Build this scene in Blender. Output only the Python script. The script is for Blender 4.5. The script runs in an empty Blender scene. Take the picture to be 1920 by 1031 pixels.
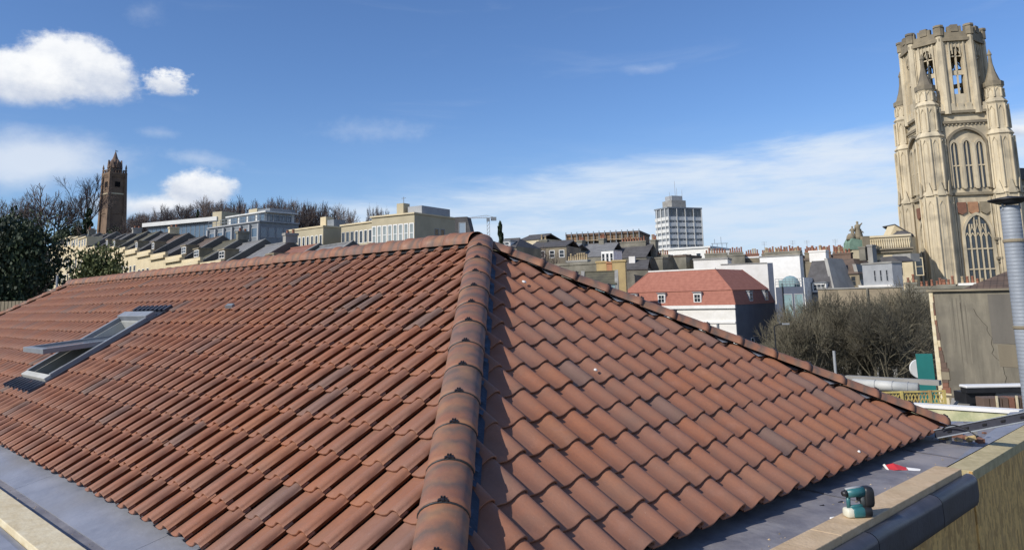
import bpy, bmesh, math, random
import numpy as np
from mathutils import Vector, Matrix
random.seed(7); np.random.seed(7)
PI = math.pi; rad = math.radians
S = bpy.context.scene; COL = S.collection

# ------------------------------------------------------------------ camera
CAM = np.array([7.239, -6.337, -.757]); FPX = 1435.65; CY = 348.8
def _axes(yaw, pitch, roll):
    f = np.array([-math.sin(yaw)*math.cos(pitch), math.cos(yaw)*math.cos(pitch), math.sin(pitch)])
    r = np.array([math.cos(yaw), math.sin(yaw), 0.]); u = np.cross(r, f)
    return r*math.cos(roll)+u*math.sin(roll), -r*math.sin(roll)+u*math.cos(roll), f
RR, UU, FF = _axes(.7961, .146, -.0248)
cd = bpy.data.cameras.new('camera'); cam = bpy.data.objects.new('camera', cd); COL.objects.link(cam)
M = Matrix.Identity(4)
for i in range(3):
    M[i][0] = RR[i]; M[i][1] = UU[i]; M[i][2] = -FF[i]; M[i][3] = CAM[i]
cam.matrix_world = M
cd.sensor_width = 36; cd.lens = 36*FPX/1920; cd.shift_y = -(515.5-CY)/1920
cd.clip_start = .1; cd.clip_end = 6000
S.camera = cam

# ------------------------------------------------------------------ exposure, sky, sun
S.view_settings.view_transform = 'Standard'; S.view_settings.look = 'None'
S.view_settings.exposure = 0; S.view_settings.gamma = 1; S.view_settings.use_curve_mapping = False
SUN_AZ = rad(260); SUN_EL = rad(36)          # direction towards the sun, azimuth counted from +X
SUN_ENERGY = 4.3; SKY_STRENGTH = .108
sl = bpy.data.lights.new('sun', 'SUN'); sl.energy = SUN_ENERGY; sl.angle = rad(.5); sl.color = (1, .94, .85)
so = bpy.data.objects.new('sun', sl); COL.objects.link(so)
sd = Vector((math.cos(SUN_AZ)*math.cos(SUN_EL), math.sin(SUN_AZ)*math.cos(SUN_EL), math.sin(SUN_EL)))
so.rotation_euler = sd.to_track_quat('Z', 'Y').to_euler(); so.location = (-20, -40, 60)

W_ = bpy.data.worlds.new('World'); S.world = W_; W_.use_nodes = True
nt = W_.node_tree; nt.nodes.clear()
def N(t, **k):
    n = nt.nodes.new(t)
    for a, b in k.items(): setattr(n, a, b)
    return n
def put(sock, v):
    if hasattr(v, 'is_linked') or isinstance(v, bpy.types.NodeSocket): nt.links.new(v, sock)
    else: sock.default_value = v
def MA(op, a, b=None, c=None, clamp=False):
    n = N('ShaderNodeMath', operation=op, use_clamp=clamp)
    put(n.inputs[0], a)
    if b is not None: put(n.inputs[1], b)
    if c is not None: put(n.inputs[2], c)
    return n.outputs[0]
def VM(op, a, b=None):
    n = N('ShaderNodeVectorMath', operation=op); put(n.inputs[0], a)
    if b is not None: put(n.inputs[1], b)
    return n.outputs['Value'] if op == 'DOT_PRODUCT' else n.outputs[0]
def mixc(f, a, b, blend='MIX'):
    n = N('ShaderNodeMix', data_type='RGBA', blend_type=blend)
    put(n.inputs[0], f); put(n.inputs[6], a); put(n.inputs[7], b); return n.outputs[2]
def smooth(x, a, b):
    n = N('ShaderNodeMapRange', interpolation_type='SMOOTHSTEP')
    put(n.inputs[0], x); n.inputs[1].default_value = a; n.inputs[2].default_value = b; return n.outputs[0]
sky = N('ShaderNodeTexSky', sky_type='NISHITA', sun_disc=False)
sky.sun_elevation = SUN_EL; sky.sun_rotation = rad(90)-SUN_AZ
sky.air_density = 1.0; sky.dust_density = .6; sky.ozone_density = 2.5; sky.altitude = 50
tc = N('ShaderNodeTexCoord').outputs['Generated']
sep = N('ShaderNodeSeparateXYZ'); nt.links.new(tc, sep.inputs[0])
sx, sy, sz = sep.outputs
az = MA('ARCTAN2', sy, sx); el = MA('ARCSINE', sz)
comb = N('ShaderNodeCombineXYZ'); nt.links.new(MA('MULTIPLY', az, 1.), comb.inputs[0]); nt.links.new(el, comb.inputs[1])
AE = comb.outputs[0]
def noise(vec, scale, detail=6, rough=.55, sc=(1, 1, 1), off=(0, 0, 0), dist=0):
    m = N('ShaderNodeMapping'); nt.links.new(vec, m.inputs[0]); m.inputs['Scale'].default_value = sc; m.inputs['Location'].default_value = off
    n = N('ShaderNodeTexNoise'); nt.links.new(m.outputs[0], n.inputs['Vector'])
    n.inputs['Scale'].default_value = scale; n.inputs['Detail'].default_value = detail; n.inputs['Roughness'].default_value = rough
    n.inputs['Distortion'].default_value = dist
    return n.outputs['Fac']
nz = noise(AE, 20, 10, .66, (1, 1.25, 1)); nzf = noise(AE, 62, 8, .6, (1, 1.3, 1), (4, 4, 0)); nzm = MA('ADD', MA('MULTIPLY', nz, .65), MA('MULTIPLY', nzf, .35)); nz2 = noise(AE, 9, 6, .6, (1, 1.6, 1), (3, 1, 0))
def px_dir(x, y):
    d = FF+RR*(x-960)/FPX-UU*(y-CY)/FPX; d = d/np.linalg.norm(d); return math.atan2(d[1], d[0]), math.asin(d[2])
def blob(x, y, hx, hy, rough, soft, flat=None, nn=None, tilt=0):
    a0, e0 = px_dir(x, y); kx = hx/FPX*1.0; ky = hy/FPX
    dx = MA('DIVIDE', MA('SUBTRACT', az, a0), kx/math.cos(e0)); dy0 = MA('SUBTRACT', el, e0)
    if tilt: dy0 = MA('ADD', dy0, MA('MULTIPLY', MA('SUBTRACT', az, a0), tilt))
    dy = MA('DIVIDE', dy0, ky)
    r = MA('SQRT', MA('ADD', MA('MULTIPLY', dx, dx), MA('MULTIPLY', dy, dy)))
    v = MA('ADD', MA('SUBTRACT', 1, r), MA('MULTIPLY', MA('SUBTRACT', nn or nz, .5), rough))
    m = smooth(v, 0, soft)
    if flat is not None: m = MA('MULTIPLY', m, smooth(MA('ADD', dy, MA('MULTIPLY', MA('SUBTRACT', nz, .5), .5)), flat, flat+.35))
    return m, dy
base = sky.outputs[0]
# clear blue, a little paler towards the horizon all round
cur = mixc(1.0, base, (.78, .99, 1.31, 1), 'MULTIPLY')
cur = mixc(MA('MULTIPLY', smooth(el, .30, -.02), .16), cur, (3.6, 5.4, 7.8, 1))
# thin high cloud: streaks all over, a denser veil low down
st = noise(AE, 3.2, 8, .62, (1, 5.5, 1), (0, .4, 0), .6)
st2 = noise(AE, 7, 7, .6, (.8, 6, 1), (5, 2, 0), .3)
veil = MA('MULTIPLY', smooth(el, .235, .10), smooth(st, .30, .62))
veil = MA('MULTIPLY', veil, MA('ADD', .35, MA('MULTIPLY', st2, .75)))
a_r = smooth(az, px_dir(420, 350)[0], px_dir(1000, 350)[0])
veil = MA('MULTIPLY', veil, MA('ADD', .12, MA('MULTIPLY', a_r, .70)))
cur = mixc(MA('MULTIPLY', veil, .45, clamp=True), cur, (4.8, 6.2, 8.2, 1))
# the broad streaky sheet of high cloud, its upper edge rising to the right
(a1, e1_), (a2, e2_) = px_dir(560, 392), px_dir(1690, 268)
edge = MA('ADD', e1_, MA('MULTIPLY', MA('SUBTRACT', az, a1), (e2_-e1_)/(a2-a1)))
below = MA('SUBTRACT', edge, el)
wv = noise(AE, 5, 8, .62, (.8, 5, 1), (1.3, 0, 0), .4); wv2 = noise(AE, 16, 6, .6, (.7, 4, 1), (2, 7, 0), .2)
sheet = smooth(MA('ADD', below, MA('MULTIPLY', MA('SUBTRACT', wv, .5), .09)), -.030, .012)
sheet = MA('MULTIPLY', sheet, smooth(az, px_dir(500, 380)[0], px_dir(700, 380)[0]))
tex = MA('ADD', .46, MA('MULTIPLY', smooth(MA('ADD', MA('MULTIPLY', wv, .5), MA('MULTIPLY', wv2, .5)), .38, .60), .48))
cur = mixc(MA('MULTIPLY', MA('MULTIPLY', sheet, tex), 1.0, clamp=True), cur, (6.3, 7.3, 8.6, 1))
wisp = MA('MULTIPLY', smooth(st, .55, .85), .12)
cur = mixc(wisp, cur, (6.2, 7.0, 8.4, 1))
for args, amt in (((60, 300, 170, 62, 1.3, .9, None, nz2, .1), .75), ((700, 245, 130, 30, 2.4, 1.4, None, nzm), .24), ((300, 250, 42, 12, 2.2, 1.2, None, nzm), .24), ((380, 298, 95, 18, 2.3, 1.3, None, nzm, -.12), .35),
                  ((1212, 130, 60, 16, 2.6, 1.2, None, nz2), .30), ((275, 22, 40, 30, 2.2, 1.1), .16), ((250, 388, 110, 30, 1.3, .8), .6), ((1550, 315, 120, 16, 1.6, 1.), .3),
                  ((1560, 300, 420, 34, 1.2, 1., None, nz2, .05), .35)):
    m, _ = blob(*args); cur = mixc(MA('MULTIPLY', m, amt), cur, (7.6, 8.1, 8.8, 1))
# cumulus
for args in ((138, 142, 104, 78, 1.0, .34, -.62, nzm), (5, 154, 120, 64, 1.0, .36, -.62, nzm), (313, 158, 44, 30, 1.9, .65, -.8, nzf), (378, 358, 72, 40, 1.4, .45, -1.1, nzm), (300, 388, 80, 24, 1.3, .8, None, nzm), (1905, 245, 50, 14, 1.2, .9, None)):
    m, dy = blob(*args)
    shade = smooth(MA('ADD', dy, MA('MULTIPLY', MA('SUBTRACT', noise(AE, 34, 6, .6, (1, 1.3, 1), (2, 5, 0)), .5), 1.8)), -.8, .75)
    cc = mixc(shade, (5.2, 5.8, 7.0, 1), (9.2, 9.3, 9.4, 1))
    cur = mixc(MA('MULTIPLY', m, .95), cur, cc)
bg = N('ShaderNodeBackground'); nt.links.new(cur, bg.inputs[0]); bg.inputs[1].default_value = SKY_STRENGTH
out = N('ShaderNodeOutputWorld'); nt.links.new(bg.outputs[0], out.inputs[0])

# ------------------------------------------------------------------ helpers
def ray(x, y): return FF+RR*(x-960)/FPX-UU*(y-CY)/FPX
def P(x, y, D): return CAM+ray(x, y)*D                    # a point seen at photo pixel x, y, D metres ahead
def onz(x, y, z):
    d = ray(x, y); return CAM+d*((z-CAM[2])/d[2])
def smst(t, a, b):
    t = min(1, max(0, (t-a)/(b-a))); return t*t*(3-2*t)
def ground_z(x, y):
    d = np.array([x, y, 0])-CAM; D = d[0]*-.7146+d[1]*.6995; L = (d[0]*.6995+d[1]*.7146)/max(D, 30)
    h = -12+.075*(min(max(D, 45), 320)-45)
    h += 17*smst(D, 170, 290)*smst(-L, .12, .5)
    return h
def tag(o, label=None, cat=None, group=None, kind=None):
    if label: o['label'] = label
    if cat: o['category'] = cat
    if group: o['group'] = group
    if kind: o['kind'] = kind
    return o
def thing(name, label, cat, loc=(0, 0, 0), rz=0, group=None):
    o = bpy.data.objects.new(name, None); COL.objects.link(o); o.empty_display_size = .3
    o.location = loc; o.rotation_euler = (0, 0, rz); return tag(o, label, cat, group)
class MB:
    def __init__(s): s.v = []; s.f = []; s.m = []
    def add(s, vs, fs, m=0):
        b = len(s.v); s.v += [tuple(map(float, p)) for p in vs]
        s.f += [tuple(b+i for i in f) for f in fs]; s.m += [m]*len(fs); return s
    def box(s, x0, x1, y0, y1, z0, z1, m=0):
        return s.add([(x0, y0, z0), (x1, y0, z0), (x1, y1, z0), (x0, y1, z0), (x0, y0, z1), (x1, y0, z1), (x1, y1, z1), (x0, y1, z1)],
              [(0, 3, 2, 1), (4, 5, 6, 7), (0, 1, 5, 4), (1, 2, 6, 5), (2, 3, 7, 6), (3, 0, 4, 7)], m)
    def hexa(s, p, m=0):      # 8 points, bottom ring then top ring
        return s.add(p, [(0, 3, 2, 1), (4, 5, 6, 7), (0, 1, 5, 4), (1, 2, 6, 5), (2, 3, 7, 6), (3, 0, 4, 7)], m)
    def prism(s, poly, axis, a, b, m=0):   # poly of 2D points, extruded along axis x / y / z from a to b
        n = len(poly)
        f3 = {'x': lambda p, t: (t, p[0], p[1]), 'y': lambda p, t: (p[0], t, p[1]), 'z': lambda p, t: (p[0], p[1], t)}[axis]
        return s.add([f3(p, a) for p in poly]+[f3(p, b) for p in poly],
              [tuple(range(n))[::-1], tuple(range(n, 2*n))]+[(i, (i+1) % n, n+(i+1) % n, n+i) for i in range(n)], m)
    def tube(s, p0, p1, r0, r1=None, n=8, caps=True, m=0):
        r1 = r0 if r1 is None else r1; p0 = Vector(p0); p1 = Vector(p1); d = (p1-p0)
        if d.length < 1e-6: return s
        d.normalize(); a = d.orthogonal().normalized(); b = d.cross(a)
        vs = [p0+(a*math.cos(t)+b*math.sin(t))*r0 for t in [2*PI*i/n for i in range(n)]]+[p1+(a*math.cos(t)+b*math.sin(t))*r1 for t in [2*PI*i/n for i in range(n)]]
        fs = [(i, (i+1) % n, n+(i+1) % n, n+i) for i in range(n)]
        if caps: fs += [tuple(range(n))[::-1], tuple(range(n, 2*n))]
        return s.add(vs, fs, m)
    def lathe(s, prof, c=(0, 0, 0), n=12, m=0, rot=0, caps=True):
        vs = []; fs = []
        for r, z in prof: vs += [(c[0]+r*math.cos(2*PI*i/n+rot), c[1]+r*math.sin(2*PI*i/n+rot), c[2]+z) for i in range(n)]
        for k in range(len(prof)-1):
            fs += [(k*n+i, k*n+(i+1) % n, (k+1)*n+(i+1) % n, (k+1)*n+i) for i in range(n)]
        if caps: fs += [tuple(range(n))[::-1], tuple((len(prof)-1)*n+i for i in range(n))]
        return s.add(vs, fs, m)
    def mesh(s, name, mats, smooth_=False):
        me = bpy.data.meshes.new(name); me.from_pydata(s.v, [], s.f)
        for mt in (mats if isinstance(mats, (list, tuple)) else [mats]): me.materials.append(mt)
        if len(me.materials) > 1: me.polygons.foreach_set('material_index', s.m)
        if smooth_: me.polygons.foreach_set('use_smooth', [True]*len(s.f))
        me.update(); return me
    def build(s, name, mats, parent=None, label=None, cat=None, group=None, kind=None, smooth_=False, loc=None, bevel=0):
        o = bpy.data.objects.new(name, s.mesh(name, mats, smooth_)); COL.objects.link(o)
        if parent: o.parent = parent
        if loc is not None: o.location = loc
        if bevel:
            b = o.modifiers.new('bevel', 'BEVEL'); b.width = bevel; b.segments = 2; b.limit_method = 'ANGLE'; b.angle_limit = rad(35)
        return tag(o, label, cat, group, kind)
def inst(name, me, parent=None, loc=(0, 0, 0), rz=0, mat=None):
    o = bpy.data.objects.new(name, me); COL.objects.link(o)
    if parent: o.parent = parent
    if mat is not None: o.matrix_local = mat
    else: o.location = loc; o.rotation_euler = (0, 0, rz)
    return o

# ------------------------------------------------------------------ materials
def mat(name, c1, c2=None, scale=3., rough=.8, bump=.15, bscale=None, metal=0, spec=.5, streak=False, c3=None, detail=6, coord='Object', contrast=(.35, .65)):
    m = bpy.data.materials.new(name); m.use_nodes = True; t = m.node_tree; p = t.nodes['Principled BSDF']
    p.inputs['Roughness'].default_value = rough; p.inputs['Metallic'].default_value = metal; p.inputs['Specular IOR Level'].default_value = spec
    L = t.links; co = t.nodes.new('ShaderNodeTexCoord'); mp = t.nodes.new('ShaderNodeMapping'); L.new(co.outputs[coord], mp.inputs[0])
    if streak: mp.inputs['Scale'].default_value = (1, 1, .16)
    n = t.nodes.new('ShaderNodeTexNoise'); n.inputs['Scale'].default_value = scale; n.inputs['Detail'].default_value = detail; n.inputs['Roughness'].default_value = .62
    L.new(mp.outputs[0], n.inputs['Vector'])
    r = t.nodes.new('ShaderNodeValToRGB'); c2 = c2 or tuple(x*.7 for x in c1)
    r.color_ramp.elements[0].position = contrast[0]; r.color_ramp.elements[1].position = contrast[1]
    r.color_ramp.elements[0].color = (*c2, 1); r.color_ramp.elements[1].color = (*c1, 1)
    L.new(n.outputs['Fac'], r.inputs[0]); col = r.outputs[0]
    if c3:
        n3 = t.nodes.new('ShaderNodeTexNoise'); n3.inputs['Scale'].default_value = scale*.33; n3.inputs['Detail'].default_value = 5
        L.new(co.outputs[coord], n3.inputs['Vector'])
        r3 = t.nodes.new('ShaderNodeValToRGB'); r3.color_ramp.elements[0].position = .5; r3.color_ramp.elements[1].position = .68
        L.new(n3.outputs['Fac'], r3.inputs[0]); mx = t.nodes.new('ShaderNodeMix'); mx.data_type = 'RGBA'
        L.new(r3.outputs[0], mx.inputs[0]); L.new(col, mx.inputs[6]); mx.inputs[7].default_value = (*c3, 1); col = mx.outputs[2]
    L.new(col, p.inputs['Base Color'])
    if bump:
        b = t.nodes.new('ShaderNodeBump'); b.inputs['Strength'].default_value = bump; b.inputs['Distance'].default_value = .02
        n2 = t.nodes.new('ShaderNodeTexNoise'); n2.inputs['Scale'].default_value = bscale or scale*6; n2.inputs['Detail'].default_value = 5
        L.new(co.outputs[coord], n2.inputs['Vector']); L.new(n2.outputs['Fac'], b.inputs['Height']); L.new(b.outputs[0], p.inputs['Normal'])
    return m
def course_mat(name, c1, c2, step, axis='Z', rough=.85, dark=.55, scale=1.2, vstep=None):
    # far roof coverings and walling: fine joints in courses
    m = mat(name, c1, c2, scale, rough, 0); t = m.node_tree; L = t.links; p = t.nodes['Principled BSDF']
    co = t.nodes.new('ShaderNodeTexCoord'); sp = t.nodes.new('ShaderNodeSeparateXYZ'); L.new(co.outputs['Object'], sp.inputs[0])
    def saw(o, s):
        a = t.nodes.new('ShaderNodeMath'); a.operation = 'DIVIDE'; L.new(o, a.inputs[0]); a.inputs[1].default_value = s
        b = t.nodes.new('ShaderNodeMath'); b.operation = 'FRACT'; L.new(a.outputs[0], b.inputs[0])
        c = t.nodes.new('ShaderNodeMapRange'); L.new(b.outputs[0], c.inputs[0]); c.inputs[1].default_value = 0; c.inputs[2].default_value = .25; c.inputs[3].default_value = dark; c.inputs[4].default_value = 1
        return c.outputs[0]
    f = saw(sp.outputs[axis], step)
    if vstep:
        q = t.nodes.new('ShaderNodeMath'); q.operation = 'MULTIPLY'; L.new(f, q.inputs[0]); L.new(saw(sp.outputs['X'], vstep), q.inputs[1]); f = q.outputs[0]
    src = p.inputs['Base Color'].links[0].from_socket
    mx = t.nodes.new('ShaderNodeMix'); mx.data_type = 'RGBA'; mx.blend_type = 'MULTIPLY'; mx.inputs[0].default_value = 1
    L.new(src, mx.inputs[6]); L.new(f, mx.inputs[7]); L.new(mx.outputs[2], p.inputs['Base Color'])
    b = t.nodes.new('ShaderNodeBump'); b.inputs['Strength'].default_value = .5; b.inputs['Distance'].default_value = .03; L.new(f, b.inputs['Height']); L.new(b.outputs[0], p.inputs['Normal'])
    return m
def tile_mat(name, flash=1.0, band=False):
    m = bpy.data.materials.new(name); m.use_nodes = True; t = m.node_tree; L = t.links; p = t.nodes['Principled BSDF']
    p.inputs['Roughness'].default_value = .62; p.inputs['Specular IOR Level'].default_value = .35
    def nn(ty, **k):
        n = t.nodes.new(ty)
        for a, b in k.items(): setattr(n, a, b)
        return n
    g = nn('ShaderNodeAttribute', attribute_type='GEOMETRY', attribute_name='tv'); o = nn('ShaderNodeAttribute', attribute_type='OBJECT', attribute_name='tv')
    ad = nn('ShaderNodeMath', operation='ADD'); L.new(g.outputs['Fac'], ad.inputs[0]); L.new(o.outputs['Fac'], ad.inputs[1])
    tv = ad.outputs[0]
    wn = nn('ShaderNodeTexWhiteNoise', noise_dimensions='1D'); L.new(tv, wn.inputs['W'])
    geo = nn('ShaderNodeNewGeometry')
    off = nn('ShaderNodeVectorMath', operation='ADD'); L.new(geo.outputs['Position'], off.inputs[0])
    scv = nn('ShaderNodeVectorMath', operation='SCALE'); L.new(wn.outputs['Color'], scv.inputs[0]); scv.inputs['Scale'].default_value = 30; L.new(scv.outputs[0], off.inputs[1])
    def noise_(s, d=4, r=.55, v=None):
        n = nn('ShaderNodeTexNoise'); n.inputs['Scale'].default_value = s; n.inputs['Detail'].default_value = d; n.inputs['Roughness'].default_value = r; L.new(v or off.outputs[0], n.inputs['Vector']); return n.outputs['Fac']
    def ramp(f, els):
        r = nn('ShaderNodeValToRGB'); cr = r.color_ramp
        while len(cr.elements) < len(els): cr.elements.new(.5)
        for e, (ps, c) in zip(cr.elements, els): e.position = ps; e.color = (*c, 1)
        L.new(f, r.inputs[0]); return r.outputs[0]
    def mix(f, a, b, bl='MIX'):
        x = nn('ShaderNodeMix', data_type='RGBA', blend_type=bl)
        for s_, v_ in ((0, f), (6, a), (7, b)):
            if isinstance(v_, bpy.types.NodeSocket): L.new(v_, x.inputs[s_])
            else: x.inputs[s_].default_value = v_
        return x.outputs[2]
    # every tile its own clay tone
    c = ramp(wn.outputs['Value'], [(0, (.278, .114, .062)), (.3, (.298, .120, .063)), (.55, (.268, .114, .066)), (.75, (.288, .124, .070)), (.88, (.318, .132, .066)), (.94, (.235, .120, .084)), (.98, (.200, .118, .088)), (1, (.165, .115, .092))])
    # firing marks: grey brown smoke patches and pale bloom
    c = mix(ramp(noise_(3.2, 4), [(.50, (0, 0, 0)), (.74, (.48*flash,)*3)]), c, (.150, .102, .076, 1))
    c = mix(ramp(noise_(5.5, 5, .6), [(.55, (0, 0, 0)), (.8, (.35,)*3)]), c, (.40, .22, .165, 1))
    c = mix(ramp(noise_(40, 4, .7), [(.35, (.30,)*3), (.6, (0, 0, 0))]), c, (.18, .09, .065, 1))
    c = mix(ramp(noise_(1.1, 6, .6, geo.outputs['Position']), [(.40, (.28,)*3), (.62, (0, 0, 0))]), c, (.20, .13, .105, 1))
    if band:      # kiln smoke rings across the middle of each ridge tile
        co = nn('ShaderNodeTexCoord'); sx_ = nn('ShaderNodeSeparateXYZ'); L.new(co.outputs['Object'], sx_.inputs[0])
        w = nn('ShaderNodeMath', operation='MULTIPLY_ADD'); L.new(noise_(6, 4), w.inputs[0]); w.inputs[1].default_value = .22; L.new(sx_.outputs[0], w.inputs[2])
        c = mix(ramp(w.outputs[0], [(.14, (0, 0, 0)), (.20, (.80,)*3), (.26, (.18,)*3), (.31, (.15,)*3), (.37, (.80,)*3), (.46, (0, 0, 0))]), c, (.105, .085, .072, 1))
        c = mix(ramp(noise_(4, 3), [(.5, (0, 0, 0)), (.7, (.5,)*3)]), c, (.36, .19, .095, 1))
    # small pale specks and dust
    c = mix(ramp(noise_(95, 2, .5), [(.70, (0, 0, 0)), (.78, (.35,)*3)]), c, (.46, .37, .31, 1))
    L.new(c, p.inputs['Base Color'])
    L.new(nn_out(t, noise_(9, 4), .5, .74), p.inputs['Roughness'])
    b = nn('ShaderNodeBump'); b.inputs['Strength'].default_value = .35; b.inputs['Distance'].default_value = .004; L.new(noise_(60, 5, .65), b.inputs['Height']); L.new(b.outputs[0], p.inputs['Normal'])
    return m
def nn_out(t, s, a, b):
    r = t.nodes.new('ShaderNodeMapRange'); t.links.new(s, r.inputs[0]); r.inputs[1].default_value = .3; r.inputs[2].default_value = .7; r.inputs[3].default_value = a; r.inputs[4].default_value = b; return r.outputs[0]
TILE = tile_mat('clay_tile'); RIDGE = tile_mat('clay_ridge_tile', 1.2, True)
MEMB = mat('roof_membrane', (.030, .034, .050), (.018, .020, .030), 4, .45, .3)
LEAD = mat('lead_sheet', (.250, .238, .245), (.160, .152, .165), 3.2, .62, .45, 12, spec=.5, c3=(.300, .275, .270), contrast=(.38, .6))
LEADJ = mat('lead_joint_grey', (.11, .11, .13), (.08, .08, .10), 2.2, .7, .1)
LEAD2 = mat('lead_sheet_bright', (.27, .285, .335), (.19, .205, .25), 2.2, .50, .35, 10, c3=(.23, .235, .26))
BLUEM = mat('blue_membrane', (.050, .060, .090), (.03, .036, .055), 4, .45, .3)
DARKM = mat('dark_membrane', (.055, .058, .075), (.038, .040, .052), 5, .42, .12)
TIMBER = mat('sawn_timber', (.58, .43, .27), (.45, .32, .185), 7, .75, .35, 40, streak=False, c3=(.52, .39, .24))
CREAMT = mat('pale_timber', (.68, .60, .42), (.56, .46, .28), 6, .7, .25, 30)
WHITEP = mat('white_paint', (.80, .79, .76), (.70, .69, .66), 1.2, .6, .05)
WHITER = mat('white_render', (.78, .76, .72), (.68, .66, .61), .8, .8, .1)
CREAM = mat('cream_stone', (.64, .54, .35), (.53, .44, .28), .5, .85, .2, 3, c3=(.57, .50, .36))
BEIGE = mat('beige_panel', (.47, .41, .28), (.39, .34, .23), .4, .8, .1, 3)
STONE = mat('oolite_stone', (.62, .53, .37), (.45, .38, .265), .8, .85, .35, 2.2, streak=True, c3=(.33, .285, .205), contrast=(.38, .62))
STONED = mat('weathered_stone', (.30, .25, .17), (.19, .16, .11), .6, .9, .4, 3, c3=(.15, .13, .10))
SLATE = course_mat('slate', (.105, .100, .100), (.070, .066, .066), .28)
SLATEB = course_mat('brown_tiles', (.150, .105, .078), (.095, .070, .055), .3)
SLATEG = course_mat('mossy_tiles', (.125, .115, .075), (.075, .070, .052), .3)
SLATEL = course_mat('grey_slate_light', (.21, .21, .21), (.15, .15, .155), .3)
REDT = course_mat('red_plain_tiles', (.37, .150, .105), (.30, .115, .080), .22, dark=.72, scale=2.)
REDT2 = course_mat('red_tiles_small', (.27, .12, .085), (.20, .09, .065), .3)
GLASS = mat('window_glass', (.035, .045, .055), (.020, .026, .034), .8, .12, 0, spec=.9)
GLASSB = mat('blue_glass', (.10, .16, .23), (.05, .085, .13), .35, .10, 0, spec=1.)
GLASSG = mat('green_glass', (.28, .40, .40), (.20, .30, .31), .4, .12, 0, spec=.9)
GREYM = mat('grey_metal', (.22, .24, .26), (.16, .18, .20), 2, .5, .05)
GREYP = mat('grey_panel', (.36, .37, .38), (.29, .30, .31), .8, .7, .05)
CONC = mat('concrete', (.33, .32, .29), (.24, .23, .21), .6, .85, .2, 3)
CONCS = mat('stained_stone_wall', (.27, .25, .20), (.15, .14, .11), .7, .9, .3, 3, c3=(.12, .115, .09))
WHITEG = mat('white_panel', (.66, .66, .63), (.57, .57, .55), .5, .6, .03)
BROWNB = mat('brown_cladding', (.26, .16, .085), (.17, .105, .06), .5, .85, .3, 2, c3=(.15, .12, .08))
BLUEG = mat('blue_grey_paint', (.085, .105, .150), (.065, .080, .115), .7, .7, .05)
YELS = mat('ochre_wall', (.50, .37, .17), (.38, .28, .14), .7, .85, .1)
ORNG = mat('orange_wall', (.46, .22, .11), (.36, .17, .09), .7, .85, .1)
BRICKR = mat('red_brick', (.24, .11, .07), (.16, .08, .055), 3, .9, .3)
POT = mat('terracotta_pot', (.36, .15, .085), (.24, .11, .07), 2, .85, .1)
POTB = mat('buff_pot', (.48, .37, .22), (.36, .28, .17), 2, .85, .1)
TEAL = mat('teal_board', (.022, .205, .180), (.018, .165, .148), 1.2, .55, .05)
RENDER = mat('stained_render', (.265, .235, .175), (.125, .112, .086), 2.6, .92, .35, 5, streak=True, c3=(.125, .112, .088), contrast=(.3, .7))
GALV = mat('galvanised_steel', (.32, .35, .385), (.23, .255, .29), 3, .55, .1, metal=.1)
BLACK = mat('black_plastic', (.020, .020, .022), (.012, .012, .014), 5, .45, .05)
DARKO = mat('dark_opening', (.014, .013, .012), (.009, .008, .008), 2, .95, 0, spec=.1)
TOOLT = mat('teal_plastic', (.035, .155, .165), (.025, .115, .125), 9, .4, .05)
TOOLG = mat('grey_rubber', (.045, .055, .06), (.03, .036, .04), 9, .6, .1)
CREAMP = mat('cream_plastic', (.72, .70, .58), (.62, .60, .48), 9, .45, .02)
REDF = mat('red_tape', (.62, .045, .05), (.50, .035, .04), 9, .5, .02)
BARK = mat('bark', (.105, .082, .062), (.060, .048, .038), 3, .95, .2)
TWIG = mat('twigs_olive', (.145, .130, .088), (.085, .074, .052), .8, .95, 0)
TWIGP = mat('twigs_purple', (.140, .108, .095), (.080, .062, .056), .5, .95, 0)
LEAFD = mat('dark_leaves', (.030, .052, .016), (.012, .024, .009), .8, .7, 0, contrast=(.4, .62))
LEAFM = mat('green_leaves', (.115, .130, .040), (.045, .062, .020), .8, .7, 0)
GRASS = mat('ground_cover', (.060, .062, .035), (.035, .035, .022), .15, .95, .3, 2, coord='Generated')
GROUND = mat('ground', (.075, .070, .050), (.045, .045, .032), .05, .95, .2, 1)
ASPH = mat('asphalt', (.055, .055, .055), (.040, .040, .040), 1, .9, .2)
COPPER = mat('green_copper', (.20, .30, .22), (.12, .19, .14), 1, .8, .1)
YELP = mat('yellow_paint', (.62, .50, .16), (.50, .38, .13), 6, .7, .1, c3=(.40, .24, .10))
STAINB = mat('stained_board', (.56, .54, .34), (.36, .38, .22), 2.2, .85, .2, 14, c3=(.30, .40, .32), contrast=(.42, .58))
RUST = mat('rust_red_sandstone', (.17, .115, .085), (.12, .08, .06), .7, .9, .3, 3)
CABOT = mat('red_sandstone', (.205, .135, .085), (.135, .088, .058), .5, .9, .3, 2)
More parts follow.
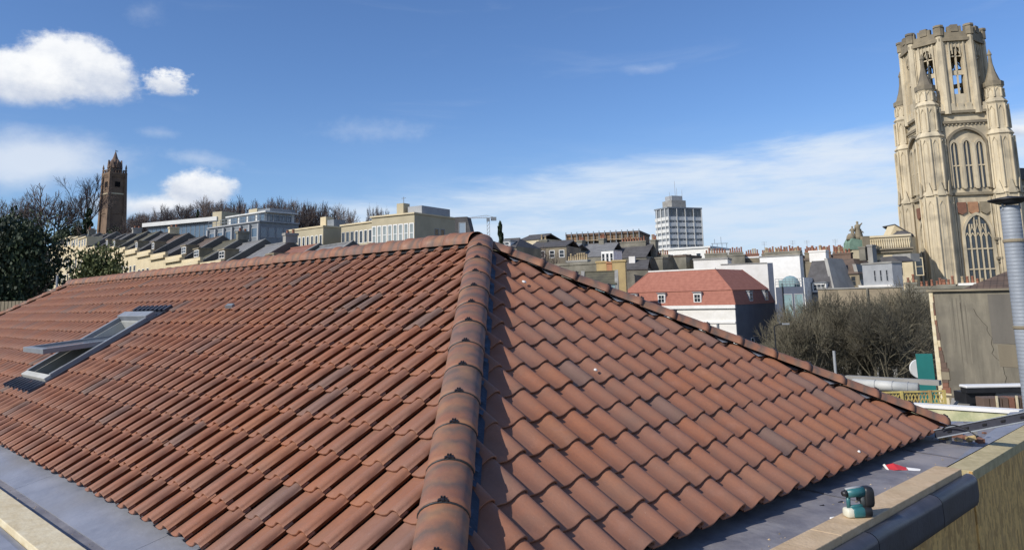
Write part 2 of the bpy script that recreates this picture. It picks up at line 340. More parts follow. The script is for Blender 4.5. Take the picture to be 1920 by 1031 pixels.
def osb_mat():
    m = mat('oriented_strand_board', (.74, .46, .155), (.44, .26, .085), 22, .8, .25, 60, c3=(.52, .32, .12), contrast=(.38, .6))
    t = m.node_tree
    for n in list(t.nodes):
        if n.type == 'TEX_NOISE' and abs(n.inputs['Scale'].default_value-22) < .1:
            v = t.nodes.new('ShaderNodeTexVoronoi'); v.inputs['Scale'].default_value = 13; v.inputs['Randomness'].default_value = 1
            mp = t.nodes.new('ShaderNodeMapping'); mp.inputs['Scale'].default_value = (1, 1.6, .55)
            t.links.new(n.inputs['Vector'].links[0].from_socket, mp.inputs[0]); t.links.new(mp.outputs[0], v.inputs['Vector'])
            sx_ = t.nodes.new('ShaderNodeSeparateColor'); t.links.new(v.outputs['Color'], sx_.inputs[0])
            ad = t.nodes.new('ShaderNodeMath'); ad.operation = 'MULTIPLY_ADD'; t.links.new(sx_.outputs[0], ad.inputs[0]); ad.inputs[1].default_value = .35; 
            hf = t.nodes.new('ShaderNodeMath'); hf.operation = 'MULTIPLY'; t.links.new(n.outputs['Fac'], hf.inputs[0]); hf.inputs[1].default_value = .65
            t.links.new(hf.outputs[0], ad.inputs[2])
            for l in list(n.outputs['Fac'].links):
                if l.to_node.type == 'VALTORGB': t.links.new(ad.outputs[0], l.to_socket)
            break
    return m
OSB = osb_mat()

# ------------------------------------------------------------------ ground and sky-line terrain
def build_ground():
    rs = [0, 8, 16, 26, 38, 50, 65, 80, 100, 120, 140, 160, 180, 200, 220, 240, 260, 280, 300, 320, 360, 450, 700, 1200, 2500, 5000]
    nA = 72; vs = [(CAM[0], CAM[1], -12)]; fs = []
    for r in rs[1:]:
        for k in range(nA):
            a = 2*PI*k/nA; x = CAM[0]+r*math.cos(a); y = CAM[1]+r*math.sin(a)
            z = ground_z(x, y)
            vs.append((x, y, z))
    for k in range(nA): fs.append((0, 1+k, 1+(k+1) % nA))
    for i in range(len(rs)-2):
        for k in range(nA):
            a = 1+i*nA; fs.append((a+k, a+nA+k, a+nA+(k+1) % nA, a+(k+1) % nA))
    MB().add(vs, fs).build('ground', GROUND, smooth_=True, kind='structure')
build_ground()

# ------------------------------------------------------------------ the tiled roof
TP = math.tan(.5319); CP = math.cos(.5319); SP = math.sin(.5319)
XL = -17.0                                   # far left end of the ridge
HOFF = .092                                  # sideways set of the near hip
def s_row(r): return (.294*r+.206)/CP
NR = 13; EAVE = s_row(13)*CP
TU = .30; TL = .405; LIFT = .030; TH = .019
PROF = [(0, -.012), (.07, -.009), (.18, 0), (.32, .001), (.46, .007), (.56, .019), (.65, .038), (.73, .053), (.81, .060), (.89, .057), (.945, .044), (.975, .020)]
def tile_geo():
    us = [p[0]*TU*1.02 for p in PROF]; n = len(us); v = []
    rows = [(0, 0), (TL*.5, .5), (TL-.006, 1), (TL, 1)]
    for k, (vv, t) in enumerate(rows):
        for (pu, pz), u in zip(PROF, us):
            nose = 0
            if k >= 2: nose = -.010*(1-min(1, pz/.03))*0+.012*math.sin(PI*min(1, pu/.62))   # the pan ends in a rounded nose
            v.append((vv+(nose if k >= 2 else 0), u, pz+LIFT*t-(.003 if k == 3 else 0)))
    for (pu, pz), u in zip(PROF, us):   # lower lip
        v.append((TL-.003+.012*math.sin(PI*min(1, pu/.62)), u, pz+LIFT-TH))
    for (pu, pz), u in zip(PROF, us): v.append((TL-.06, u, pz+LIFT*.85-TH))
    f = []
    for r in range(5):
        for i in range(n-1): f.append((r*n+i, (r+1)*n+i, (r+1)*n+i+1, r*n+i+1))
    # right side wall of the roll
    b = len(v)
    for k in (0, 2, 3): v.append((rows[k][0], us[-1]-.023, PROF[-1][1]+LIFT*rows[k][1]-.034))
    f += [(n-1, b, b+1, 2*n+n-1), (2*n+n-1, b+1, b+2, 3*n+n-1)]
    return v, f
TV, TF = tile_geo(); TVn = np.array(TV)
me_tile = MB().add(TV, TF).mesh('roof_tile', TILE, True)
def frame_R(r, c):   # right hand slope, falls towards +X
    Yc = .3*(c-1)+.404; o = np.array([0, Yc-.79*TU, 0])
    v = np.array([CP, 0, -SP]); u = np.array([0, 1, 0]); n = np.array([SP, 0, CP])
    return o+v*(s_row(r)-TL)+n*(-.075), v, u, n
def frame_L(r, k):   # left hand slope, falls towards -Y
    Xc = -.3*(k-10)-.118; o = np.array([Xc-.88*TU, 0, 0])
    v = np.array([0, -CP, -SP]); u = np.array([1, 0, 0]); n = np.array([0, -SP, CP])
    return o+v*(s_row(r)-TL)+n*(-.075), v, u, n
roof = thing('tiled_roof', 'large hipped roof of orange-red clay pantiles with an open skylight, in the foreground', 'roof', (0, 0, 0))
WX0, WX1, WY0, WY1 = -7.82, -6.38, -3.10, -1.50     # skylight opening in plan
def tile_list():
    out = []
    for r in range(0, NR+1):
        xe = s_row(r)*CP
        for c in range(-22, 24):
            o, v, u, n = frame_R(r, c); yc = o[1]+TU*.5; xm = xe-.1
            if yc > xm+.45 or yc < -xm-.45: continue
            out.append(('R', r, c, o, v, u, n))
        for k in range(-8, 80):
            o, v, u, n = frame_L(r, k); xc = o[0]+TU*.5; ym = xe-.1
            if xc > ym+.45 or xc < XL-ym-.45: continue
            out.append(('L', r, k, o, v, u, n))
    return out
def cut_planes(side):
    # (point, normal): keep where (p-point).normal >= 0
    if side == 'R': return [((.105, .105, 0), (1, 1, 0)), ((.0, -.10, 0), (1, -1, 0))], [((.08, 0, 0), (1, 0, 0))]
    return [((HOFF+.035, HOFF+.035, 0), (-1, -1, 0)), ((XL, 0, 0), (1, -1, 0))], [((0, -.06, 0), (0, -1, 0))]
def bis(me_v, me_f, planes):
    bm = bmesh.new(); vv = [bm.verts.new(p) for p in me_v]
    for f in me_f: bm.faces.new([vv[i] for i in f])
    for co, no in planes:
        bmesh.ops.bisect_plane(bm, geom=bm.verts[:]+bm.edges[:]+bm.faces[:], plane_co=co, plane_no=Vector(no).normalized(), clear_inner=True, dist=1e-5)
    bm.verts.index_update(); vs = [tuple(v.co) for v in bm.verts]; fs = [tuple(v.index for v in f.verts) for f in bm.faces]; bm.free()
    return vs, fs
tiles = []
for side, r, c, o, v, u, n in tile_list():
    Wv = o+TVn[:, :1]*v+TVn[:, 1:2]*u+TVn[:, 2:]*n
    mid = Wv.mean(0)
    if side == 'L' and WX0-.05 < mid[0] < WX1+.05 and WY0-.02 < mid[1] < WY1+.10: continue
    pl = []; drop = False
    a, b = cut_planes(side)
    for co, no in a+b:
        d = (Wv-np.array(co))@(np.array(no)/np.linalg.norm(no))
        if d.max() < .02: drop = True
        elif d.min() < 0: pl.append((co, no))
    if side == 'L':
        for co, no, t in (((WX1, 0, 0), (1, 0, 0), 0), ((WX0, 0, 0), (-1, 0, 0), 1)):
            d = (Wv-np.array(co))@np.array(no)
            if WY0 < mid[1] < WY1+.08 and d.min() < 0 < d.max() and abs(mid[0]-co[0]) < .16: pl.append((co, no))
    if drop: continue
    d = mid-CAM; D = d@FF; nrm = n if D > 0 else n
    px = 960+FPX*(d@RR)/D; py = CY-FPX*(d@UU)/D
    area = abs(nrm@d)/np.linalg.norm(d)/D**2
    if not (-20 < px < 1940 and py < 1060): area *= .01
    tiles.append((area, side, r, c, o, v, u, n, pl))
tiles.sort(key=lambda t: -t[0])
stuffV = []; stuffF = []; stuffT = []; base_i = 0
for i, (area, side, r, c, o, v, u, n, pl) in enumerate(tiles):
    tv = random.random()*7+.01
    jit = Matrix.Translation((random.uniform(-.005, .006), random.uniform(-.002, .002), 0)) @ Matrix.Rotation(random.gauss(0, .007), 4, 'Z') @ Matrix.Rotation(random.uniform(-.008, .010), 4, 'Y')
    Mx = Matrix(((v[0], u[0], n[0], o[0]), (v[1], u[1], n[1], o[1]), (v[2], u[2], n[2], o[2]+random.uniform(-.002, .003)), (0, 0, 0, 1))) @ jit
    if pl:
        Wv = [tuple(Mx @ Vector(p)) for p in TV]; vs, fs = bis(Wv, TF, pl)
        if not fs: continue
    if i < 300:
        if pl:
            inv = Mx.inverted(); me = MB().add([tuple(inv @ Vector(p)) for p in vs], fs).mesh('roof_tile_cut', TILE, True)
        else: me = me_tile
        ob = inst('roof_tile', me, roof, mat=Mx); ob['tv'] = tv
    else:
        if not pl: vs = [tuple(Mx @ Vector(p)) for p in TV]; fs = TF
        b = len(stuffV); stuffV += vs; stuffF += [tuple(b+j for j in f) for f in fs]; stuffT += [tv]*len(fs)
me = bpy.data.meshes.new('roof_tiles'); me.from_pydata(stuffV, [], stuffF); me.materials.append(TILE)
at = me.attributes.new('tv', 'FLOAT', 'FACE'); at.data.foreach_set('value', stuffT); me.polygons.foreach_set('use_smooth', [True]*len(stuffF))
o = bpy.data.objects.new('roof_tiles', me); COL.objects.link(o); o.parent = roof; o['kind'] = 'stuff'
# the back slopes, plain corrugated tile sheet; and the deck beneath the tiles
def deck():
    mb = MB(); E_ = EAVE-.10; z = -TP*E_-.115/CP*1.0; zt = -.115/CP
    A = (0, 0, zt); B = (XL, 0, zt)
    ring = [(E_, -E_, z), (E_, E_, z), (XL-E_, E_, z), (XL-E_, -E_, z)]
    mb.add([A, B]+ring, [(0, 2, 3), (1, 0, 3, 4), (1, 4, 5)])
    # front slope leaves the skylight opening free
    def pl_(x, y): return (x, y, TP*y+zt)
    pts = [A, pl_(WX1, 0), pl_(WX0, 0), B, ring[3], pl_(WX0, -E_), pl_(WX1, -E_), ring[0], pl_(WX1, WY1), pl_(WX0, WY1), pl_(WX0, WY0), pl_(WX1, WY0)]
    mb.add(pts, [(0, 1, 8, 11, 6, 7), (1, 2, 9, 8), (2, 3, 4, 5, 10, 9), (11, 10, 5, 6)])
    mb.build('roof_deck', MEMB, roof)
    mb = MB(); n = 60
    for i in range(NR):
        y0 = s_row(i)*CP; y1 = s_row(i+1)*CP
        mb.add([(min(y0, 9), y0, -TP*y0-.03), (XL-y0, y0, -TP*y0-.03), (XL-y1, y1, -TP*y1-.01), (y1, y1, -TP*y1-.01), (y1, y1, -TP*y1-.04), (XL-y1, y1, -TP*y1-.04)], [(0, 1, 2, 3), (3, 2, 5, 4)])
        mb.add([(XL-y0, y0, -TP*y0-.03), (XL-y0, -y0, -TP*y0-.03), (XL-y1, -y1, -TP*y1-.01), (XL-y1, y1, -TP*y1-.01)], [(0, 1, 2, 3)])
    mb.build('rear_tiles', TILE, roof, kind='stuff')
deck()
# hip flashing strips beside the near hip
mb = MB()
a0, a1 = Vector((.0, .0, -.03)), Vector((EAVE, -EAVE, -TP*EAVE-.03))
for w0, w1, dz in ((.08, .33, -.012),):
    q = [(t+w0*.7, -t+w0*.7, -TP*(t+w0*.7)+.002) for t in (0.05, EAVE)]+[(t+w1*.7, -t+w1*.7, -TP*(t+w1*.7)-.018) for t in (EAVE, 0.05)]
    mb.add(q, [(0, 1, 2, 3)])
mb.build('hip_flashing', MEMB, roof)
mb = MB()
for i in range(26):
    t = .2+i*.145+random.uniform(-.03, .03); a = random.uniform(-.02, .02)
    p0 = (t+.16, -t+.16, -TP*(t+.16)+.004); p1 = (t+.225+a, -t+.215, -TP*(t+.225+a)+.012)
    mb.add([p0, (p0[0]+.04, p0[1]-.04, p0[2]-TP*.04+.01), (p1[0]+.04, p1[1]-.05, p1[2]-TP*.04), p1], [(0, 1, 2, 3)])
mb.build('flashing_pleats', BLUEM, roof, kind='stuff')
# ridge and hip tiles
KZ = .70
def cap_mesh(L=.455, R0=.150, R1=.162, half=PI/2*1.02, name='ridge_tile', KZ=.70):
    n = 12; mb = MB(); rows = [(0, R0), (L*.86, R0+.002), (L*.88, R1), (L, R1), (L, R1-.02), (L*.6, R0-.02)]
    vs = []; 
    for x, R in rows:
        for i in range(n+1):
            t = -half+2*half*i/n; vs.append((x, R*math.sin(t), R*KZ*math.cos(t)))
    fs = [(r*(n+1)+i, (r+1)*(n+1)+i, (r+1)*(n+1)+i+1, r*(n+1)+i+1) for r in range(5) for i in range(n)]
    mb.add(vs, fs); return mb.mesh(name, RIDGE, True)
def seal_mesh(L=.455, R=.162, half=PI/2*1.02, name='joint_seal', KZ=.70):
    n = 12; vs = []
    for x in (L+.001, L+.008):
        for rr_ in (R-.02, R-.003):
            vs += [(x, rr_*math.sin(-half+2*half*i/n), rr_*KZ*math.cos(-half+2*half*i/n)) for i in range(n+1)]
    m = n+1; fs = []
    for a, b in ((0, 1), (1, 3), (3, 2)): fs += [(a*m+i, b*m+i, b*m+i+1, a*m+i+1) for i in range(n)]
    return MB().add(vs, fs).mesh(name, BLACK, True)
me_cap = cap_mesh(R0=.155, R1=.162); me_cap2 = cap_mesh(R0=.128, R1=.138); me_seal = seal_mesh(); me_seal2 = seal_mesh(R=.138); me_cap3 = cap_mesh(L=.480, R0=.160, R1=.170, KZ=.92); me_seal3 = seal_mesh(L=.480, R=.170, KZ=.92)
mbc = MB()
mbc.box(-.045, .012, -.012, .012, .0, .012)
for sg in (-1, 1):
    mbc.hexa([(-.03, sg*.02, -.004), (.0, sg*.02, -.004), (.012, sg*.05, -.008), (-.018, sg*.05, -.008), (-.03, sg*.02, .014), (.0, sg*.02, .014), (.012, sg*.05, .008), (-.018, sg*.05, .008)])
    mbc.box(-.05, -.035, sg*.014-.01, sg*.014+.01, .0, .02)
me_clip = mbc.mesh('ridge_clip', BLACK)
def caps(p0, d, length, me, step=.430, start=0., flip=False, clip=True, zoff=.0, R=.16):
    d = Vector(d).normalized(); n = Vector((0, 0, 1)); s = n.cross(d).normalized(); n2 = d.cross(s)
    k = 0; x = start
    while x < length-.1:
        o = Vector(p0)+d*x
        tl = random.uniform(-.006, .006)
        Mx = Matrix(((d.x, s.x, n2.x, o.x), (d.y, s.y, n2.y, o.y), (d.z, s.z, n2.z, o.z+zoff), (0, 0, 0, 1))) @ Matrix.Rotation(-.018+tl, 4, 'Y') @ Matrix.Rotation(random.uniform(-.008, .008), 4, 'Z') @ Matrix.Rotation(random.uniform(-.02, .02), 4, 'X')
        c = inst('ridge_tile', me, roof, mat=Mx); c['tv'] = random.random()*7+.01
        inst('joint_seal', {me_cap: me_seal, me_cap2: me_seal2, me_cap3: me_seal3}[me], roof, mat=Mx)
        if clip:
            inst('ridge_clip', me_clip, roof, mat=Mx @ Matrix.Translation((.457, 0, R*KZ+.001)) @ Matrix.Scale(.62, 4))
        x += step; k += 1
near_d = (1, -1, -TP)
caps((HOFF-.0, HOFF, -.040), near_d, EAVE*math.sqrt(2+TP*TP)-.05, me_cap, start=.02, zoff=.0)
caps((.13, 0, -.066), (-1, 0, 0), 17.25, me_cap3, step=.457, start=0., clip=False)
caps((.02, .02, -.03), (1, 1, -TP), EAVE*math.sqrt(2+TP*TP)-.30, me_cap2, start=.05, R=.138)
caps((XL, -.0, -.03), (-1, -1, -TP), EAVE*math.sqrt(2+TP*TP), me_cap2, clip=False)
caps((XL, 0, -.03), (-1, 1, -TP), EAVE*math.sqrt(2+TP*TP), me_cap2, clip=False)
mb = MB(); mb.add([(XL, -.15, -TP*.15-.03), (XL, 0, .07), (XL, .15, -TP*.15-.03), (.05, -.15, -TP*.15-.03), (.05, 0, .07), (.05, .15, -TP*.15-.03)], [(0, 1, 4, 3), (1, 2, 5, 4)]); mb.build('ridge_gap_shade', BLACK, roof)  # black strip: the shade of the gap under the ridge caps as colour
# lead pieces showing in the gap along the far hip
for r in range(1, NR):
    x = s_row(r)*CP
    mb = MB(); mb.add([(x-.30, x-.20, -TP*(x-.30)-.02), (x-.02, x-.22, -TP*(x-.02)-.02), (x+.02, x+.06, -TP*x-.015), (x-.25, x-.06, -TP*(x-.25)-.0)], [(0, 1, 2, 3)])
    mb.build('hip_soaker', LEAD2 if r % 3 else MEMB, roof)
# eave fillet
mb = MB(); E2 = EAVE-.24
mb.hexa([(XL-E2, -E2, -TP*E2-.40), (E2, -E2, -TP*E2-.40), (E2, -E2+.04, -TP*E2-.40), (XL-E2, -E2+.04, -TP*E2-.40), (XL-E2, -E2, -TP*E2-.085), (E2, -E2, -TP*E2-.085), (E2, -E2+.04, -TP*E2-.085), (XL-E2, -E2+.04, -TP*E2-.085)])
mb.hexa([(E2-.04, -E2+.05, -TP*E2-.40), (E2, -E2+.05, -TP*E2-.40), (E2, E2, -TP*E2-.40), (E2-.04, E2, -TP*E2-.40), (E2-.04, -E2+.05, -TP*E2-.085), (E2, -E2+.05, -TP*E2-.085), (E2, E2, -TP*E2-.085), (E2-.04, E2, -TP*E2-.085)])
mb.build('fascia_board', MEMB, roof)
# unseen platform under the camera, added to bounce warm light onto the strand board
plat = thing('bounce_platform', 'unseen scaffold board platform added to bounce light, outside the corner of the roof', 'platform', (6.1, -9, -2.48))
for i in range(13): MB().box(i*.235, i*.235+.225, 0, 6.4, -.02, .02).build('board', TIMBER, plat, bevel=.003)
for y in (.4, 3.2, 6.0): MB().tube((-.05, y, -.05), (3.15, y, -.05), .024, n=8).build('scaffold_tube', GREYM, plat)
for x in (.0, 3.1):
    for y in (.3, 6.1): MB().tube((x, y, -9.5), (x, y, -.02), .024, n=8).build('standard', GREYM, plat)
# small loose bits
def tile_point(x, y, off=.0):
    d = ray(x, y); return CAM+d*((off-TP*CAM[0]-CAM[2])/(d[2]+TP*d[0]))
for (x, y, w, lb) in ((983, 528, .028, 'small white dropping on a tile near the top of the right-hand slope'), (1117, 693, .019, 'small white dropping on a tile in the middle of the right-hand slope'), (1611, 846, .016, 'small white chip on a tile low on the right-hand slope')):
    p = tile_point(x, y, .0); mb = MB(); mb.lathe([(w, -.006), (w*.9, .004), (w*.4, .010), (.002, .012)], n=8)
    o = mb.build('bird_dropping', WHITEP, None, lb, 'dropping', smooth_=True, loc=tuple(p)); o.rotation_euler = (0, .53, 0)

# ------------------------------------------------------------------ skylight
sky_o = thing('skylight', 'grey framed roof window on the left-hand slope, its sash tilted open', 'skylight', (0, (WY0+WY1)/2, TP*(WY0+WY1)/2))
cx = (WX0+WX1)/2; sky_o.location = (cx, (WY0+WY1)/2, TP*(WY0+WY1)/2); sky_o.rotation_euler = (.5319, 0, 0)
Wd = (WX1-WX0); Hd = (WY1-WY0)/CP                # local: x across, y up the slope, z out of the slope
hw, hh = Wd/2, Hd/2
FRM = mat('skylight_grey_metal', (.23, .245, .265), (.18, .195, .215), 3, .4, .05); INNER = mat('skylight_pale_lining', (.48, .48, .45), (.38, .38, .35), 3, .6, .05)
for x0, x1 in ((-hw, -hw+.085), (hw-.085, hw)): MB().box(x0, x1, -hh+.10, hh-.16, -.12, .055).build('side_frame', FRM, sky_o, bevel=.008)
MB().box(-hw, hw, hh-.16, hh+.0, -.12, .085).build('top_cover', FRM, sky_o, bevel=.012)
MB().box(-hw, hw, -hh, -hh+.10, -.12, .045).build('sill', INNER, sky_o, bevel=.008)
mb = MB()
for x0, x1 in ((-hw+.11, -hw+.13), (hw-.13, hw-.11)): mb.box(x0, x1, -hh+.1, hh-.16, -.55, -.02)
mb.box(-hw+.13, hw-.13, -hh+.10, -hh+.12, -.55, -.02); mb.box(-hw+.13, hw-.13, hh-.18, hh-.16, -.55, -.02)
mb.build('lining', INNER, sky_o)
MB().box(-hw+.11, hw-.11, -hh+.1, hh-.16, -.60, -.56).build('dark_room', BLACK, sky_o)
mb = MB(); mb.box(-hw-.10, hw+.10, -hh-.28, -hh-.005, -.055, -.01)
for i in range(9):
    x = -hw-.08+i*(Wd+.16)/8; mb.hexa([(x-.03, -hh-.27, -.01), (x+.03, -hh-.27, -.01), (x+.02, -hh-.02, -.01), (x-.02, -hh-.02, -.01), (x-.015, -hh-.27, .035), (x+.015, -hh-.27, .035), (x+.008, -hh-.02, .005), (x-.008, -hh-.02, .005)])
mb.build('apron_flashing', MEMB, sky_o)
mb = MB(); mb.box(-hw-.09, -hw-.005, -hh, hh+.1, -.05, .0); mb.box(hw+.005, hw+.09, -hh, hh+.1, -.05, .0)
mb.box(-hw, hw, hh+.03, hh+.20, -.05, .0)
for i in range(8): mb.box(-hw+.05+i*.21, -hw+.15+i*.21, hh+.10, hh+.24, -.02, .05)
mb.build('side_flashing', MEMB, sky_o)
sash = bpy.data.objects.new('sash', None); COL.objects.link(sash)
bpy.data.objects.remove(sash)
mb = MB(); ang = rad(-25); ca, sa = math.cos(ang), math.sin(ang)
def sp(x, y, z): return (x, y*ca-z*sa, y*sa+z*ca+.06)
def sbox(mb, x0, x1, y0, y1, z0, z1): mb.hexa([sp(*p) for p in ((x0, y0, z0), (x1, y0, z0), (x1, y1, z0), (x0, y1, z0), (x0, y0, z1), (x1, y0, z1), (x1, y1, z1), (x0, y1, z1))])
sw = hw-.10; sh = hh-.12
sbox(mb, -sw, -sw+.09, -sh, sh, -.05, .03); sbox(mb, sw-.09, sw, -sh, sh, -.05, .03)
sbox(mb, -sw+.09, sw-.09, -sh, -sh+.10, -.05, .03); sbox(mb, -sw+.09, sw-.09, sh-.09, sh, -.05, .03)
so_ = mb.build('sash', FRM, sky_o, bevel=.006)
mb = MB(); sbox(mb, -sw+.09, sw-.09, -sh+.10, sh-.09, -.02, .0); mb.build('pane', mat('skylight_glass', (.20, .23, .27), (.15, .17, .2), 2, .08, 0, spec=1.), so_)
# vent piece on the slope
def lpt(x, y, off=.0):
    d = ray(x, y); return CAM+d*((TP*CAM[1]+off-CAM[2])/(d[2]-TP*d[1]))
p = lpt(432, 574, .02); mb = MB(); mb.box(-.06, .06, -.03, .03, -.02, .03); mb.box(-.08, -.06, -.03, .03, -.02, .02)
o = mb.build('tile_offcut', GREYM, None, 'small grey offcut lying on the left-hand slope above the middle', 'offcut', loc=tuple(p)); o.rotation_euler = (.53, 0, .4)

# ------------------------------------------------------------------ lead gutters, parapets, timbers of the building
ZG = -2.55
bld = thing('roofed_building', 'lower walls and lead gutters of the house under the pantile roof', 'building', (0, 0, -12))
zz = lambda z: z+12
def bpart(mb, name, m, **k): return mb.build(name, m, bld, **k)
mb = MB(); mb.box(XL-4.6, 4.50, -4.42, 5.2, zz(-12), zz(ZG-.12)); bpart(mb, 'wall', BRICKR)
# right gutter, in sheets with welted joints
ys = [-4.36, -2.2, .55, 2.9, 5.2]
for i in range(4):
    y0, y1 = ys[i], ys[i+1]-.006
    MB().hexa([(EAVE-.235, y0, zz(ZG-.04)), (4.53, y0, zz(ZG-.06)), (4.53, y1, zz(ZG-.06)), (EAVE-.235, y1, zz(ZG-.04)), (EAVE-.235, y0, zz(ZG+.035)), (4.53, y0, zz(ZG)), (4.53, y1, zz(ZG)), (EAVE-.235, y1, zz(ZG+.035))]).build('lead_sheet', LEAD, bld)
    MB().tube((EAVE-.16, y1-.005, zz(ZG+.04)), (4.50, y1-.005, zz(ZG+.006)), .007, n=8).build('lead_joint', LEADJ, bld)
# left gutter: sloping skirt by the tiles, flat sole, then the parapet
xs_ = [XL-4, -12, -8.6, -5.4, -2.3, .9, 4.53]
for i in range(6):
    x0, x1 = xs_[i], xs_[i+1]-.006
    MB().hexa([(x0, -4.28, zz(ZG-.08)), (x1, -4.28, zz(ZG-.08)), (x1, -EAVE+.235, zz(ZG-.08)), (x0, -EAVE+.235, zz(ZG-.08)), (x0, -4.28, zz(ZG-.02)), (x1, -4.28, zz(ZG-.02)), (x1, -EAVE+.235, zz(ZG+.09)), (x0, -EAVE+.235, zz(ZG+.09))]).build('lead_sheet', LEAD2, bld)  # brighter lead: the lit band beside the tiles is put into the colour
    MB().box(x0, x1, -4.47, -4.283, zz(ZG-.08), zz(ZG-.028)).build('lead_sheet', LEAD, bld)
# right parapet timber, membrane roll outside it
pt = thing('parapet_timber', 'pale sawn timber plank capping the right-hand parapet, under the power tool', 'timber', (4.62, -1.2, ZG))
for y0, y1 in ((-4.4, -.72), (-.716, 2.02)):
    MB().box(-.115, .115, y0+1.2, y1+1.2, -.03, .085).build('plank', TIMBER, pt, bevel=.006)
cl = thing('parapet_cladding', 'dark grey rounded membrane cladding outside the right-hand parapet timber', 'cladding', (4.8, -1, ZG))
def clad(y0, y1, end=False):
    n = 8; mb = MB(); prof = [(-.055, .03)]+[(-.035+.08*math.sin(t), -.04+.07*math.cos(t)) for t in [PI/2*i/6 for i in range(7)]]+[(.048, -.17), (.040, -.225), (-.02, -.25)]
    rows = [(y0, 1), (y1, 1)]
    if end: rows = [(y0, 1), (y1-.10, 1), (y1-.04, .93), (y1, .75)]
    vs = [(x*(s if x > 0 else 1)*1., y+1, z if i < 8 else z*s) for y, s in rows for i, (x, z) in enumerate(prof)]; m = len(prof)
    fs = [(r*m+i, r*m+i+1, (r+1)*m+i+1, (r+1)*m+i) for r in range(len(rows)-1) for i in range(m-1)]+[tuple(range(m)), tuple((len(rows)-1)*m+i for i in range(m))[::-1]]
    mb.add(vs, fs); return mb.build('cladding_panel', DARKM, cl, smooth_=True)
clad(-4.4, -.35); clad(-.34, 1.06); clad(1.07, 2.12, True)
for o in cl.children: 
    m_ = o.modifiers.new('w', 'WEIGHTED_NORMAL')
MB().box(4.70, 4.775, -4.4, 2.13, zz(-5.6), zz(ZG-.05)).build('strand_board', OSB, bld)
# left parapet
pl_t = thing('parapet_timber', 'cream sawn timber plank along the left-hand gutter, bottom left corner', 'timber', (-6, -4.6, ZG))
MB().box(-10, 4.45, -.13, .12, -.05, .07).build('plank', CREAMT, pl_t, bevel=.006)
MB().box(4.454, 10.45, -.13, .12, -.05, .07).build('plank', CREAMT, pl_t, bevel=.006)
cl2 = thing('parapet_cladding', 'grey membrane roll outside the left-hand timber, bottom left corner', 'cladding', (-6, -4.85, ZG))
mb = MB(); mb.prism([(-.13, -.7), (.11, -.7), (.11, .02), (.05, .035), (-.05, .03), (-.11, -.02), (-.13, -.1)], 'x', -10, 10.4); mb.build('cladding_panel', LEAD2, cl2)
# OSB hoarding beyond the corner
osb = thing('plywood_upstand', 'tall strand board upstand with a timber top rail, far right foreground', 'board', (4.66, 2.14, ZG))
MB().hexa([(.10, 0, -2.6), (.13, 0, -2.6), (.13, 4.6, -2.6), (.10, 4.6, -2.6), (.10, 0, .045), (.13, 0, .045), (.13, 4.6, .075), (.10, 4.6, .075)]).build('strand_board', OSB, osb)
MB().hexa([(-.10, .012, -.045), (.134, .012, -.045), (.134, 4.6, -.015), (-.10, 4.6, -.015), (-.10, .012, .05), (.134, .012, .05), (.134, 4.6, .08), (-.10, 4.6, .08)]).build('top_rail', mat('board_rail', (.50, .42, .24), (.36, .30, .16), 9, .8, .3, 40), osb, bevel=.004)
MB().add([(-.12, .0, .045), (-.105, 4.6, .078), (-.62, 4.6, -.0), (-.42, 2.2, -.0), (-.16, .04, .0)], [(0, 1, 2, 3, 4)]).build('membrane_upstand', LEAD2, osb)
# bits on the right gutter
mb = MB(); p = onz(1690, 880, ZG+.01)
vs = [(-.19, .045, .03), (-.18, -.075, .0), (-.06, -.08, .012), (.07, -.035, .0), (.06, .015, .02), (-.08, .035, .055)]
mb.add(vs, [(0, 1, 2, 5), (5, 2, 3, 4)]); 
tape = thing('tape_scrap', 'scrap of red tape with white tip lying on the right-hand lead gutter', 'tape scrap', tuple(p), .6); tape.scale = (.8, .9, 1)
mb.build('red_strip', REDF, tape)
mb = MB(); mb.add([(.072, -.036, .002), (.20, -.045, .0), (.22, -.015, .01), (.20, .005, .012), (.062, .014, .022)], [(0, 1, 2, 3, 4)]); mb.add([(-.20, .06, .034), (-.185, -.078, .003), (-.165, -.078, .012), (-.175, .05, .045)], [(0, 1, 2, 3)])
mb.build('white_tip', WHITEP, tape)
p = onz(1566, 971, ZG+.012); o = MB().lathe([(.030, 0), (.028, .008), (.01, .011)], n=10).build('white_chip', WHITEP, None, 'small white plastic piece on the lead beside the power tool', 'debris', loc=tuple(p)); o.scale = (1.5, .6, 1); o.rotation_euler = (0, 0, .8)
for x, y, lb in ((1576, 941, 'tiny dark screw on the lead just above the white piece'), (1541, 948, 'thin dark wire clipping on the lead left of the screw')):
    p = onz(x, y, ZG+.014); o = MB().tube((-.02, 0, 0), (.02, .004, .006), .006, n=6).build('screw' if x > 1560 else 'wire_clipping', BLACK, None, lb, 'debris', loc=tuple(p)); o.rotation_euler = (0, 0, .9)

# grit, sawdust and chips on the lead
rnd = random.Random(4); mbg = MB(); mbd = MB()
for i in range(220):
    if i % 2: x = rnd.uniform(3.95, 4.5); y = rnd.uniform(-3.5, 3.6); z = ZG+.012
    else: x = rnd.uniform(-9, 1.5); y = rnd.uniform(-4.46, -4.30); z = ZG-.012
    s_ = rnd.choice([.004, .005, .007, .011]); a = rnd.uniform(0, 3); q = [(x+s_*math.cos(a+k*1.57)*rnd.uniform(.6, 1.4), y+s_*math.sin(a+k*1.57)*rnd.uniform(.6, 1.4)) for k in range(4)]
    (mbg if rnd.random() < .55 else mbd).add([(p_[0], p_[1], z) for p_ in q]+[(x, y, z+s_*.9)], [(0, 1, 4), (1, 2, 4), (2, 3, 4), (3, 0, 4)])
mbg.build('sawdust_chips', TIMBER, None, 'pale sawdust and small chips scattered on the lead gutters', 'sawdust', kind='stuff')
